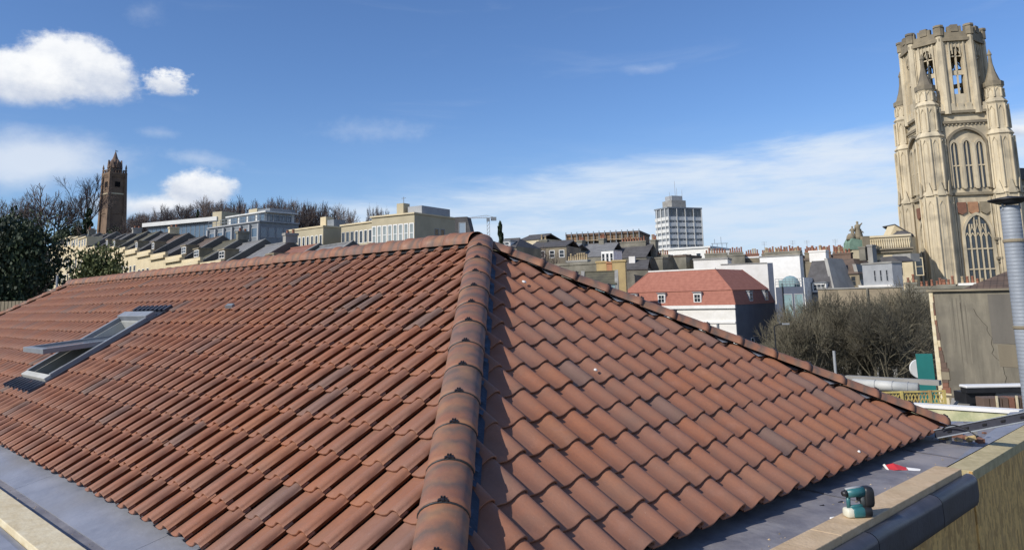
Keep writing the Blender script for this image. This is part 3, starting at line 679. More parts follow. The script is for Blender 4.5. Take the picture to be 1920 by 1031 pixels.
mbd.build('grit', STONED, None, 'dark grit and crumbs scattered on the lead gutters', 'grit', kind='stuff')

# power tool standing on the plank
def tool():
    p = onz(1608, 968, ZG+.085)
    t = thing('cordless_drill', 'teal and black cordless drill standing on its battery on the timber plank', 'power tool', (p[0], p[1], ZG+.085), math.atan2(RR[1], RR[0])+.12)
    t.scale = (1.36, 1.2, 1.10)
    # local x = picture right, y = away, z up
    def ell(mb, c, r, n=16, m=10, sq=.5):
        vs = []; fs = []
        for j in range(m+1):
            ph = -PI/2+PI*j/m
            for i in range(n):
                th = 2*PI*i/n; sg = lambda v, e: math.copysign(abs(v)**e, v)
                vs.append((c[0]+r[0]*sg(math.cos(ph), sq)*sg(math.cos(th), sq), c[1]+r[1]*sg(math.cos(ph), sq)*sg(math.sin(th), sq), c[2]+r[2]*sg(math.sin(ph), sq)))
        for j in range(m):
            for i in range(n): fs.append((j*n+i, j*n+(i+1) % n, (j+1)*n+(i+1) % n, (j+1)*n+i))
        mb.add(vs, fs)
    mb = MB(); ell(mb, (-.045, 0, .032), (.030, .040, .032)); mb.build('battery', CREAMP, t, smooth_=True)
    mb = MB(); ell(mb, (.000, -.002, .035), (.046, .044, .035)); mb.build('battery_mount', TOOLT, t, smooth_=True)
    mb = MB(); ell(mb, (.045, 0, .035), (.034, .046, .036)); mb.build('base_grip', BLACK, t, smooth_=True)
    mb = MB(); mb.tube((.052, 0, .05), (.035, 0, .145), .021, .022, 12); mb.build('handle', TOOLG, t, smooth_=True)
    mb = MB(); mb.tube((-.048, 0, .060), (-.046, 0, .145), .011, .012, 10); mb.tube((-.046, 0, .066), (.04, 0, .072), .011, .014, 10); mb.build('guard', TOOLT, t, smooth_=True)
    mb = MB(); mb.tube((-.055, 0, .158), (.045, 0, .165), .030, .034, 16); mb.build('housing', TOOLT, t, smooth_=True)
    mb = MB(); mb.tube((-.06, 0, .184), (.03, 0, .194), .010, .012, 10); mb.build('top_plate', GREYP, t, smooth_=True)
    mb = MB(); mb.tube((-.080, 0, .157), (-.056, 0, .158), .016, .026, 14); mb.build('chuck', BLACK, t, smooth_=True)
    mb = MB(); ell(mb, (.068, 0, .130), (.030, .042, .070)); mb.build('motor_cap', BLACK, t, smooth_=True)
    mb = MB(); mb.box(.005, .02, -.012, .012, .105, .135); mb.build('trigger', BLACK, t, bevel=.003)
tool()

# ------------------------------------------------------------------ building kit
def blockf(xl, Dl, xr, Dr, ytop, depth=None, xfar=None, ybot=None, zb=None, kitname='building', label='', cat='building', group=None, base_in=1.5):
    a = P(xl, ytop, Dl); b = P(xr, ytop, Dr); ztop = a[2] if Dl <= Dr else b[2]
    ztop = (a[2]+b[2])/2
    u = np.array([b[0]-a[0], b[1]-a[1]]); W = float(np.linalg.norm(u)); u /= W; v = np.array([-u[1], u[0]])
    if xfar is not None:
        lat = lambda p: (np.append(p, 0)-np.append(CAM[:2], 0))
        k = (xfar-960)/FPX; lo, hi = .2, 80
        def pxx(d):
            q = np.array([b[0]+v[0]*d, b[1]+v[1]*d, ztop])-CAM; return 960+FPX*(q@RR)/(q@FF)
        for _ in range(40):
            m = (lo+hi)/2
            if pxx(m) < xfar: lo = m
            else: hi = m
        depth = lo
    g = ground_z(a[0]+v[0]*depth/2, a[1]+v[1]*depth/2)
    z0 = min(g-base_in, ztop-2) if zb is None else zb
    if zb is None: z0 = min(z0, ground_z(b[0], b[1])-base_in, ground_z(a[0], a[1])-base_in)
    t = thing(kitname, label, cat, (a[0], a[1], z0), math.atan2(u[1], u[0]), group)
    return t, W, float(depth), float(ztop-z0)
def zat(t, x, y, D): return P(x, y, D)[2]-t.location[2]
_wc = {}
def window(par, x, z, w, h, side='F', W=0, y=0, fr=None, pane=None, nx=1, nz=2, fw=.07, name='window', proud=.05):
    fr = fr or WHITEP; pane = pane or GLASS
    key = (round(w, 2), round(h, 2), fr.name, pane.name, nx, nz, fw, proud)
    if key not in _wc:
        mb = MB(); y0, y1 = -proud, .02
        mb.box(-w/2, w/2, y0, y1, 0, fw); mb.box(-w/2, w/2, y0, y1, h-fw, h); mb.box(-w/2, -w/2+fw, y0, y1, fw, h-fw); mb.box(w/2-fw, w/2, y0, y1, fw, h-fw)
        for i in range(1, nx): mb.box(-w/2+w*i/nx-fw*.3, -w/2+w*i/nx+fw*.3, y0+.01, y1, fw, h-fw)
        for i in range(1, nz): mb.box(-w/2+fw, w/2-fw, y0+.015, y1-.005, h*i/nz-fw*.3, h*i/nz+fw*.3)
        _wc[key] = (mb.mesh('window', fr), MB().box(-w/2+fw, w/2-fw, -.012, .015, fw, h-fw).mesh('pane', pane))
    a, b = _wc[key]; rz = {'F': 0, 'R': PI/2, 'L': -PI/2}[side]
    loc = {'F': (x, y, z), 'R': (W, x, z), 'L': (W, x, z)}[side]
    o = inst(name, a, par, loc, rz); inst('pane', b, o); return o
_pot = {}
def chimney(par, x, y, z, w, d, h, npots, m=None, axis='x', pm=None, ph=.75, name='chimney_stack'):
    m = m or CONCS
    mb = MB(); mb.box(-w/2, w/2, -d/2, d/2, 0, h-.25); mb.box(-w/2-.08, w/2+.08, -d/2-.08, d/2+.08, h-.247, h)
    s_ = inst(name, mb.mesh(name, m), par, (x, y, z))
    for i in range(npots):
        pmt = pm or random.choice([POT, POT, POT, POTB]); hh_ = ph*random.choice([.75, 1, 1, 1.25])
        key = (pmt.name, round(hh_, 2))
        if key not in _pot: _pot[key] = MB().lathe([(.17, 0), (.15, hh_*.15), (.12, hh_*.8), (.16, hh_*.86), (.16, hh_*.95), (.12, hh_)], n=8).mesh('chimney_pot', pmt, True)
        t = (i+.5)/npots-.5
        inst('chimney_pot', _pot[key], s_, (t*w*.95 if axis == 'x' else 0, t*d*.95 if axis == 'y' else 0, h))
    return s_
def pitched(par, W, y0, y1, ze, rise, m, over=.12, th=.14, x0=0, hip=0, ridge_m=None):
    # ridge along x, eaves at y0 and y1
    ym = (y0+y1)/2; mb = MB()
    for (ya, yb) in ((y0-over, ym), (y1+over, ym)):
        za = ze-over*rise/(ym-y0)
        mb.add([(x0, ya, za), (W, ya, za), (W-hip, yb, ze+rise), (x0+hip, yb, ze+rise), (x0, ya, za-th), (W, ya, za-th), (W-hip, yb, ze+rise-th), (x0+hip, yb, ze+rise-th)],
               [(0, 1, 2, 3), (7, 6, 5, 4), (0, 4, 5, 1), (1, 5, 6, 2), (3, 7, 4, 0)])
    if hip:
        for xa, xb in ((x0, x0+hip), (W, W-hip)): mb.add([(xa, y0-over, ze), (xa, y1+over, ze), (xb, ym, ze+rise)], [(0, 1, 2)])
    r = mb.build('roof', m, par)
    mb = MB(); mb.box(x0+hip, W-hip, ym-.12, ym+.12, ze+rise-.05, ze+rise+.09); mb.build('ridge', ridge_m or m, r)
    return r
def gables(par, W, y0, y1, ze, rise, m, up=.25, th=.3, xs=(0,)):
    # party walls that stand proud of the roof
    for x in xs:
        ym = (y0+y1)/2; MB().prism([(y0-.05, ze-1), (y1, ze-1), (y1, ze+up), (ym, ze+rise+up), (y0-.05, ze+up)], 'x', x-th/2, x+th/2).build('party_wall', m, par)
def walls(par, W, d, h, m, name='wall'): return MB().box(0, W, 0, d, 0, h).build(name, m, par)
def dormer(par, x, z, yb, w=1.3, h=1.3, dep=2.2, m=None, rm=None, nx=2, pane=None, side='F'):
    o = bpy.data.objects.new('dormer', MB().box(-w/2, w/2, 0, dep, 0, h).mesh('dormer', m or WHITEP)); COL.objects.link(o); o.parent = par; o.location = (x, yb, z)
    inst('dormer_roof', MB().box(-w/2-.1, w/2+.1, -.15, dep, h+.003, h+.13).mesh('dormer_roof', rm or GREYM), o)
    window(o, 0, .15, w*.86, h*.78, nx=nx, nz=2, pane=pane, fw=.08, name='window')
    return o

# ------------------------------------------------------------------ the terrace on the hill (left)
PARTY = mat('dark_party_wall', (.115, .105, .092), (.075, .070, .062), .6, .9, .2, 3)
def hill_terrace():
    a = P(96, 468, 156); t = np.array([RR[0], RR[1]]); t /= np.linalg.norm(t); f = np.array([FF[0], FF[1]]); f /= np.linalg.norm(f)
    ang = rad(50); d = t*math.cos(ang)-f*math.sin(ang); rz = math.atan2(d[1], d[0]); hwid = 6.6
    rm = [SLATE, SLATE, SLATE, SLATE, SLATE, SLATE, SLATE, SLATEG, SLATEG, SLATE, SLATEB, SLATE, SLATEB, SLATEG, SLATEL, SLATEL, REDT2, SLATEL, SLATE]
    rn = ['dark slate', 'dark slate', 'dark slate', 'dark slate', 'dark slate', 'dark slate', 'dark slate', 'mossy grey', 'mossy grey', 'dark slate', 'brown tiled', 'dark slate', 'brown tiled', 'mossy brown', 'pale grey slate', 'pale grey slate', 'red tiled', 'pale grey slate', 'dark slate']
    tp = ['leftmost, half behind the dark evergreen', 'second from the left', 'third from the left, with attic', 'fourth from the left, with attic', 'fifth from the left, with attic',
          'sixth, left of the round green tree', 'behind the round green tree', 'right of the round green tree', 'ninth from the left', 'under the left end of the white roof edge', 'between two dark ones',
          'right of the first brown roof', 'with a white dormer', 'with a white dormer', 'second left of the red roof', 'next left of the red roof', 'the only red one', 'next right of the red roof', 'rightmost, touching the ridge line']
    EY = ([60, 105, 160, 205, 244, 300, 350, 400, 450, 520, 600, 760], [462, 464, 467, 468, 471, 480, 489, 496, 503, 512, 520, 534])
    for i in range(19):
        s = i*hwid; x = a[0]+d[0]*s; y = a[1]+d[1]*s; q_ = np.array([x+d[0]*3.3, y+d[1]*3.3, 0])-CAM; Dq = q_[0]*FF[0]/math.cos(.146)+q_[1]*FF[1]/math.cos(.146); pxq = 960+FPX*(q_[0]*RR[0]+q_[1]*RR[1])/Dq
        lo_, hi_ = -20., 40.
        for _ in range(40):
            m_ = (lo_+hi_)/2; w_ = np.array([x+d[0]*3.3, y+d[1]*3.3, m_])-CAM; Y_ = CY-FPX*(w_@UU)/(w_@FF)
            if Y_ > np.interp(pxq, *EY): lo_ = m_
            else: hi_ = m_
        ze = lo_
        attic = i in (2, 3, 4)
        z0 = ze-11.5
        h = thing('terraced_house', 'cream terraced house with %s roof, %s' % (rn[i], tp[i]), 'house', (x, y, z0), rz, 'cream terrace stepping down the hill')
        H = 11.5
        if attic: MB().box(0, hwid-.04, .0, 2.4, 11.86, 13.3).build('attic_storey', CREAM, h); MB().box(-.02, hwid-.0, -.2, 2.45, 13.303, 13.5).build('attic_cornice', CREAM, h)
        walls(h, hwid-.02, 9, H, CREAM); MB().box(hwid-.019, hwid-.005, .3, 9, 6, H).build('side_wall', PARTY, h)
        MB().box(-.02, hwid-.0, -.35, -.003, 11.1, 11.45).build('cornice', CREAM, h)
        MB().box(0, hwid-.04, -.1, .25, H+.003, H+.35).build('parapet', CREAM, h)
        rise = 2.7+random.uniform(-.25, .25)
        pitched(h, hwid-.15, .3, 9, H-.1, rise, rm[i], over=0, x0=.15)
        gables(h, hwid, .3, 9, H-.1, rise, PARTY, up=.06, th=.22, xs=(hwid-.12,))
        ym_ = 4.65
        for ya_, yb_, za_, zb_ in ((.25, ym_, H-.04, H+rise-.04), (9, ym_, H-.04, H+rise-.04)): MB().hexa([(hwid-.26, ya_, za_), (hwid+.0, ya_, za_), (hwid+.0, yb_, zb_), (hwid-.26, yb_, zb_), (hwid-.26, ya_, za_+.09), (hwid+.0, ya_, za_+.09), (hwid+.0, yb_, zb_+.09), (hwid-.26, yb_, zb_+.09)]).build('verge_coping', CONC, h)
        if i in (1, 6, 9, 13, 15): chimney(h, hwid-.3, 4.7, H+2.4, .7, 1.3, 1.0, 2, m=random.choice([CONC, CONCS, CREAM]), axis='y', ph=.4)
        for fl in range(3+(1 if attic else 0)):
            for k in range(3):
                if fl < 3: window(h, 1.15+k*2.1, 7.9-fl*3.4, 1.0, 2.1 if fl else 1.6, fw=.06)
                else: window(h, 1.15+k*2.1, 11.95, .95, 1.2, fw=.06)
        if not attic and i not in (5, 8, 11, 15, 17): dormer(h, 2.2 if i % 2 else 4.0, H+.45, .9, w=1.9 if i > 11 else 1.2, h=1.05, dep=1.5, m=STONED, rm=STONED)
hill_terrace()

# ------------------------------------------------------------------ modern buildings behind the terrace
def modern():
    # long low building with a white roof edge
    t, W, d, H = blockf(278, 170, 409, 160.5, 413, depth=14, kitname='office_building', label='long low glazed building with a thick white roof edge, right of the brick tower')
    walls(t, W, d, H-.9, GREYM)
    MB().box(-.8, W+.5, -.9, d, H-.85, H).build('roof', WHITEG, t)
    MB().box(-.3, W, -.5, d-.5, H-.95, H-.853).build('soffit', GREYM, t)
    n = 16
    for i in range(n): window(t, W*(i+.5)/n, H-4.3, W/n*.96, 3.0, fr=GREYM, pane=GLASSB, nx=1, nz=1, fw=.08)
    for i in range(n): window(t, W*(i+.5)/n, H-6.6, W/n*.96, 1.7, fr=GREYP, pane=GLASSB, nx=2, nz=1, fw=.1)
    MB().box(W-1.0, W+1.6, -.6, 5, H-4.2, H+1.0).build('stair_tower', BEIGE, t)
    for i in range(6): MB().box(1.5+i*2.6, 1.9+i*2.6, 5, 5.4, H+.003, H+.9).build('roof_vent', GREYM, t)
    # glass-fronted building with terraces
    t, W, d, H = blockf(392, 152, 487, 141, 423, xfar=560, kitname='glass_office', label='stepped blue-glass building with railings and pale columns, above the middle of the terrace')
    walls(t, W, d, H, GREYM)
    MB().box(-.3, W+.3, -.3, d, H+.003, H+.25).build('parapet', GREYP, t)
    n = 6
    for fl in range(2):
        for i in range(n): window(t, W*(i+.5)/n, H-2.8-fl*3.2, W/n*.82, 1.9, fr=GREYP, pane=GLASSB, nx=1, nz=1, fw=.15)
        for i in range(5): window(t, d*(i+.5)/5, H-2.8-fl*3.2, d/5*.82, 1.9, 'R', W, fr=GREYP, pane=GLASSB, nx=1, nz=1, fw=.15)
    for i in range(n+1): MB().box(W*i/n-.22, W*i/n+.22, -.45, -.06, H-8, H-.3).build('column', GREYP, t)
    r = MB()
    for i in range(13): r.box(W*i/12-.04, W*i/12+.04, -.2, -.12, H+.25, H+1.4)
    for z in (1.38, .8): r.box(0, W, -.2, -.12, H+z-.04, H+z+.04)
    for i in range(10): r.box(W+.1, W+.18, d*i/9-.04, d*i/9+.04, H+.25, H+1.4)
    r.box(W+.1, W+.18, 0, d, H+1.34, H+1.42); r.build('railing', GREYM, t)
    MB().box(W*.25, W-.6, 1.4, d-.6, H+.26, H+1.9).build('penthouse', WHITEG, t)
    MB().box(W*.25-.2, W+.2, 1.0, d-.4, H+1.903, H+2.15).build('penthouse_roof', WHITEG, t)
    for i in range(4): window(t, W-.6-1.2-i*3, H+.4, 2.4, 1.35, y=1.4, fr=GREYM, pane=GLASSB, nx=2, nz=1, fw=.08)
    for i in range(4): window(t, 2.5+i*(d-3)/4, H+.4, (d-3)/4*.9, 1.35, 'R', W-.6, fr=GREYM, pane=GLASSB, nx=2, nz=1, fw=.08)
    MB().box(W*.50, W*.66, 3.2, 6, H+2.16, H+3.3).build('lift_housing', BEIGE, t)
    MB().box(W*.66+.003, W*.66+4, 3.4, 9, H+2.16, H+3.0).build('plant_room', GREYM, t)
    # small beige building
    t, W, d, H = blockf(543, 130, 606, 124, 430, xfar=642, kitname='beige_building', label='low beige flat-roofed building with a row of tall windows and a square chimney', cat='building')
    walls(t, W, d, H, BEIGE); MB().box(-.15, W+.15, -.15, d+.1, H+.003, H+.28).build('parapet', CREAM, t)
    for i in range(8): window(t, W*(i+.5)/8, H-3.3, W/8*.62, 2.1, fr=WHITEP, nx=1, nz=1, fw=.1)
    for i in range(8): window(t, W*(i+.5)/8, H-7.0, W/8*.62, 2.1, fr=WHITEP, nx=1, nz=1, fw=.1)
    MB().box(W*.55, W*.55+1.5, 2.5, 4.0, H+.28, H+2.1).build('chimney', CREAM, t)
    MB().box(W*.55+1.6, W*.55+3.4, 2.7, 5, H+.28, H+1.5).build('plant_room', GREYM, t)
    # low linking wing
    t, W, d, H = blockf(640, 122, 699, 117, 421, depth=9, kitname='linking_wing', label='low cream wing joining the two beige flat-roofed buildings', cat='building')
    walls(t, W, d, H, BEIGE); MB().box(-.15, W, -.2, d, H+.003, H+.25).build('parapet', CREAM, t)
    for i in range(7): window(t, W*(i+.5)/7, H-3.0, W/7*.74, 2.0, fr=WHITEP if i > 2 else GREYP, nx=1, nz=1, fw=.1)
    for i in range(7): window(t, W*(i+.5)/7, H-6.3, W/7*.74, 2.0, fr=WHITEP, nx=1, nz=1, fw=.1)
    mb = MB(); mb.lathe([(.5, 0), (.5, .25), (.3, .5), (.02, .6)], (1.6, 3, H+.25), 12); mb.build('roof_cowl', WHITEP, t)
    # the largest beige building
    t, W, d, H = blockf(697, 108, 777, 104, 405, xfar=853, kitname='beige_building', label='tallest beige flat-roofed building with a wide band of windows, left of our roof apex', cat='building')
    walls(t, W, d, H, BEIGE); MB().box(-.2, W+.12, -.2, d+.1, H+.003, H+.22).build('parapet', CREAM, t)
    for i in range(8): window(t, W*(i+.5)/8, H-3.9, W/8*.84, 2.7, fr=WHITEP, pane=mat('pale_window_glass', (.30, .34, .33), (.22, .26, .26), .6, .15, 0) if i == 0 else bpy.data.materials['pale_window_glass'], nx=1, nz=2, fw=.14)
    MB().box(-.12, W+.10, -.22, -.003, H-4.9, H-4.4).build('sill_band', CREAM, t)
    for i in range(8): window(t, W*(i+.5)/8, H-8.2, W/8*.84, 2.5, fr=WHITEP, nx=1, nz=2, fw=.14)
    for k in (-.35, .35): window(t, d*.6+k*2, H-3.6, .95, 1.9, 'R', W, fr=GREYP, nx=1, nz=2, fw=.08)
    MB().box(W*.42, W*.42+1.2, 1.6, 3.0, H+.22, H+1.9).build('chimney', BEIGE, t)
    MB().box(W*.64, W-.3, 2.0, d-.8, H+.22, H+1.35).build('plant_room', GREYP, t)
    mb = MB(); mb.tube((W*.5, 2.4, H+1.9), (W*.5, 2.4, H+2.9), .04, n=6); mb.tube((W*.5-.4, 2.4, H+2.7), (W*.5+.4, 2.4, H+2.7), .03, n=6); mb.build('aerial', GREYM, t)
    # dark slanted attic building
    t, W, d, H = blockf(853, 96, 886, 95.6, 420, depth=2.2, kitname='dark_attic', label='small dark slate mansard with one window, just left of our roof apex', cat='building')
    MB().prism([(0, 0), (W, 0), (W, H-2.2), (W-.7, H+.9), (0, H+.9)], 'y', 0, d).build('wall', SLATE, t)
    window(t, W*.42, H-1.7, .9, 1.9, fr=GREYP, pane=mat('sky_glass', (.30, .36, .42), (.24, .3, .36), .5, .1, 0), nx=1, nz=1)
modern()
def right_of_apex():
    t, W, d, H = blockf(905, 92, 968, 90, 448, depth=7, kitname='dark_roofed_house', label='dark roofed house with a small dormer, just right of our roof apex', cat='house')
    walls(t, W, d, H-1, STONED); pitched(t, W, 0, d, H-1, 1.2, SLATE, hip=1.2); dormer(t, W-1.7, H-1.3, .4, 1.4, 1.0, 1.8)
    # crane
    D = 420; b = P(916, 440, D); top = P(916, 408, D)
    c = thing('tower_crane', 'distant pale tower crane beyond the roofs, right of the roof apex', 'crane', (b[0], b[1], ground_z(b[0], b[1])), math.atan2(RR[1], RR[0]))
    Hc = top[2]-ground_z(b[0], b[1]); cm = GREYP
    mb = MB(); 
    for sx_, sy_ in ((-.7, -.7), (.7, -.7), (.7, .7), (-.7, .7)): mb.tube((sx_, sy_, 0), (sx_, sy_, Hc), .15, n=4)
    for k in range(int(Hc/2)): mb.tube((-.7, -.7, k*2), (.7, -.7, k*2+2), .09, n=4); mb.tube((-.7, .7, k*2), (.7, .7, k*2+2), .09, n=4)
    mb.build('mast', cm, c)
    mb = MB(); mb.tube((-13, 0, Hc), (4, 0, Hc), .22, n=4); mb.tube((-13, 0, Hc), (-1, 0, Hc+1.4), .16, n=4); mb.tube((-1, 0, Hc+1.4), (4, 0, Hc), .16, n=4)
    for k in range(12): mb.tube((-12+k, 0, Hc), (-11.5+k, 0, Hc+.1*k*.9+.15), .1, n=4)
    mb.build('jib', cm, c); MB().box(1.5, 4.5, -.8, .8, Hc-1.6, Hc+.3).build('counterweight', GREYM, c)
    MB().box(-.9, .9, -1.6, -.75, Hc-2, Hc-.2).build('cab', GREYM, c)
right_of_apex()

# ------------------------------------------------------------------ rooftops in the middle
def house(xl, Dl, xr, Dr, ytop, depth, label, wm, rm=None, rise=0, win=0, stacks=(), name='town_house', hip=0, para=.3, pane=None, wz=2.4, ww=.9, wh=1.5, rows=1, group=None, xfar=None, cat='house', grp=None, wfr=None):
    t, W, d, H = blockf(xl, Dl, xr, Dr, ytop, depth=depth, xfar=xfar, kitname=name, label=label, cat=cat, group=grp)
    walls(t, W, d, H, wm)
    if rise: pitched(t, W, 0, d, H, rise, rm or SLATE, hip=hip)
    else: MB().box(-.1, W+.1, -.1, d+.1, H+.003, H+para).build('parapet', rm or wm, t)
    for r in range(rows):
        for i in range(win): window(t, W*(i+.5)/win, H-wz-r*3, ww, wh, fw=.08, pane=pane, fr=wfr)
    for (fx, y, w_, d_, h_, np_, m_) in stacks: chimney(t, W*fx, y, H-.2, w_, d_, h_+.2, np_, m=m_)
    return t, W, d, H
def middle():
    house(970, 135, 1012, 132, 449, 7, 'low cream house with a grey pitched roof, beyond the right slope near the apex', CREAM, SLATE, 1.0, 2)
    house(990, 112, 1062, 110, 462, 8, 'grey rooftops block behind bare shrubs, left of the brown clad building', STONED, SLATE, 1.0, 4, ww=.8, wh=1.1, wz=1.7, stacks=((.2, 4, 1.2, .7, 1.3, 2, CONCS),))
    # brown scaffolded block
    t, W, d, H = blockf(1062, 186, 1199, 180, 440, depth=14, kitname='wrapped_building', label='wide brown flat-topped building, rust coloured, on the skyline right of the apex', cat='building')
    walls(t, W, d, H, BROWNB); MB().box(-.2, W+.2, -.3, d, H+.003, H+.5).build('roof_edge', RUST, t)
    for i in range(14): MB().box(W*i/13-.09, W*i/13+.09, -.55, -.35, H-4, H+.9).build('scaffold_pole', GREYM, t)
    for z in (1.2, 3.0): MB().box(-.2, W+.2, -.7, -.30, H-z-.1, H-z).build('scaffold_deck', TIMBER, t)
    for i in range(6): MB().box(W*(.08+.15*i), W*(.08+.15*i)+1.6, -.06, .02, H-2.8, H-1.5).build('opening', DARKO, t)
    # slate roofs before it
    house(1058, 128, 1074, 127, 470, 6, 'narrow stone gabled house left of the white dormer', CONCS, SLATEL, 1.2)
    t, W, d, H = house(1074, 130, 1144, 127, 480, 9, 'grey slate roofed house below the brown building, with white dormers', CONCS, SLATEL, 2.3, 0, stacks=((.02, 4, .9, 2, 3, 3, CONCS), (.55, 5, .9, 1.6, 3.2, 3, CONCS)))
    t, W, d, H = house(1144, 130, 1212, 127, 482, 9, 'slate roofed house with orange chimney pots, below the right end of the brown building', CONCS, SLATE, 2.4, 0, stacks=((.45, 4, 4.6, .7, 2.9, 9, CONCS), (.98, 5, .9, 1.6, 3, 3, CONCS)))
    t, W, d, H = blockf(1127, 118, 1150, 117, 470, depth=3.5, kitname='dormer_block', label='tall white dormer block with three narrow windows amid the slate roofs', cat='building')
    walls(t, W, d, H, WHITEP); MB().box(-.1, W+.1, -.1, d, H+.003, H+.12).build('roof', GREYM, t)
    for i in range(3): window(t, W*(i+.5)/3, H-1.9, .48, 1.5, nz=2, fw=.06)
    t, W, d, H = blockf(1047, 112, 1062, 111, 482, depth=3, kitname='white_gable', label='small pale rounded gable behind the row of pots', cat='building')
    MB().prism([(0, 0), (W, 0), (W, H-.5), (W*.75, H), (W*.35, H), (0, H-1.2)], 'y', 0, d).build('wall', WHITER, t)
    t, W, d, H = house(1040, 104, 1118, 100, 497, 6, 'long low mossy stone wall block topped with a row of buff chimney pots', CONCS, CONCS, 0, 0, name='chimney_block', cat='building')
    chimney(t, W*.28, 3, H+.3, W*.52, .7, .5, 9, axis='x', pm=POTB, m=CONC)
    house(1118, 99, 1137, 98.6, 493, 2, 'narrow ochre rendered chimney wall left of the orange wall', YELS, YELS, 0, para=.25, name='ochre_block', cat='building')
    house(1137.5, 97.5, 1147, 97.3, 494, 1.6, 'narrow orange rendered wall between two ochre walls', ORNG, ORNG, 0, para=.2, name='orange_block', cat='building')
    house(1147.5, 97, 1172, 96.6, 491, 1.6, 'ochre rendered wall right of the orange wall', YELS, YELS, 0, para=.25, name='ochre_block', cat='building')
    # gabled lean-to below
    t, W, d, H = blockf(1092, 88, 1156, 87.4, 530, depth=3.2, kitname='lean_to_house', label='mossy brown roofed house with glazed front below the ochre walls', cat='house')
    walls(t, W, d, H, CONC); pitched(t, W, 0, d, H, 1.3, SLATEG); gables(t, W, 0, d, H, 1.3, CONC, xs=(0, W), up=.15, th=.4)
    for i in range(5): window(t, W*(.35+i*.14), H-1.3, .5, 1.2, fr=GREYP, pane=GLASSG, nz=1, fw=.06)
    t, W, d, H = blockf(1172, 124, 1214, 123, 492, depth=6, kitname='slate_house', label='dark slate roofed house between the ochre walls and the red roof', cat='house')
    walls(t, W, d, H-1, CONCS); pitched(t, W, 0, d, H-1, 1.5, SLATE)
    MB().box(W*.1, W*.1+1.0, 2, 3, H-1, H+1.1).build('white_chimney', WHITER, t)
    house(1208, 130, 1242, 128, 486, 7, 'stained chimney wall with pots, above the left end of the red roof', CONCS, None, 0, 0, stacks=((.5, 3, 3.0, .8, .8, 7, CONCS),), name='stone_house')
    house(1250, 132, 1286, 130, 482, 7, 'square stained stone house block above the red roof, below the tower block', CONCS, SLATEB, .0, 0, para=.3, stacks=((.5, 3, 2.6, .7, .5, 0, CONCS),), name='stone_house')
    house(1286, 132, 1304, 131, 490, 6, 'small dark grey block right of the square stone house', STONED, None, 0, name='stone_house')
    house(1300, 126, 1364, 124, 487, 6, 'pale cream wall block with a row of terracotta pots above the red roof', WHITER, CONC, 0, 0, stacks=((.6, 3.4, 3.6, .7, 1.2, 8, CONCS),), name='cream_house')
    house(1362, 136, 1396, 135, 480, 6, 'weathered stone house with chimney pots, left of the cream gable', CONCS, CONCS, 0, 0, stacks=((.5, 3, 2.4, .8, .8, 6, CONCS),), name='stone_house')
    house(1393, 138, 1425, 137, 484, 6, 'weathered chimneyed house behind the cream gable', STONED, WHITER, 0, 0, stacks=((.5, 3, 2.4, .8, .9, 6, BRICKR),), name='stone_house')
    # skyline terrace with pots, right
    names = ['leftmost', 'second', 'third', 'fourth', 'fifth', 'sixth', 'seventh']
    for i in range(7):
        xl = 1425+i*27; yt = 484-i*.8
        t, W, d, H = blockf(xl, 142-i*.6, xl+27, 141-i*.6, yt+4, depth=9, kitname='terraced_house', label='brownish skyline house with terracotta pots, %s of the row right of the cream gable' % names[i], cat='house', group='skyline terrace with chimney pots')
        walls(t, W-.02, d, H, STONED if i % 2 else CONCS)
        pitched(t, W, 0, d, H-.1, .9, SLATEB)
        if i in (0, 2, 3, 5): A_ = MB().tube((W*.3, 2.2, H+1), (W*.3, 2.2, H+3.6), .03, n=5); [A_.tube((W*.3-.5, 2.2, z_), (W*.3+.5, 2.2, z_), .02, n=4) for z_ in (H+3.0, H+3.25, H+3.5)]; A_.build('aerial', GREYM, t)
        chimney(t, W*.5, 2.2, H-.2, W*.84, .8, 1.5, 7, m=[STONED, RUST, CONCS][i % 3], axis='x', ph=.95)
    # white base building and the tower block
    t, W, d, H = blockf(1215, 262, 1331, 250, 468, depth=20, kitname='white_building', label='wide white building at the foot of the tower block', cat='building')
    walls(t, W, d, H, WHITER); MB().box(-.3, W+.3, -.4, d, H+.003, H+.6).build('parapet', WHITEG, t)
    for i in range(3): window(t, W*(.38+.22*i), H-4.0, 1.8, 2.6, fw=.2)
    for i in range(5): window(t, W*(.1+.2*i), H-9, 1.8, 2.6, fw=.2)
    t, W, d, H = blockf(1252, 330, 1314, 337, 392, depth=9.5, kitname='tower_block', label='white concrete office tower block with dark window bands, on the skyline', cat='tower block')
    # u runs away to the right; left side face comes from the left wall
    walls(t, W, d, H, GREYM)
    fh = 2.62; nfl = 12
    for k in range(nfl):
        zb_ = H-4.3-fh*k
        pass
        MB().box(-.25, W+.25, -.25, d+.25, zb_-.66, zb_+.80).build('spandrel_band', WHITEG, t)
        nw = 10
        for i in range(nw): window(t, W*(i+.5)/nw, zb_-fh+.83, W/nw*.84, fh-1.55, fr=WHITEG if (k*7+i*5) % 3 else GREYP, pane=GLASS, nx=1, nz=1, fw=.18)
    for i in range(5): MB().box(W*i/4-.15, W*i/4+.15, -.45, -.26, H-40, H+.1).build('pier', WHITEG, t)
    for i in range(3): MB().box(-.55, -.26, d*(i+.5)/3-.2, d*(i+.5)/3+.2, H-40, H+.1).build('pier', WHITEG, t)
    MB().box(-.4, W+.4, -.4, d+.4, H+.1, H+.7).build('parapet', GREYM, t)
    for i in range(9): window(t, W*(i+.5)/9, H-3.0, W/9*.9, 2.8, fr=GREYM, pane=GLASS, nx=1, nz=1, fw=.12)
    MB().box(W*.25, W*.68, 3, 10, H+.7, H+4.2).build('plant_room', CONC, t); MB().box(W*.30, W*.62, 4, 9, H+4.2, H+6.3).build('plant_room', GREYP, t)
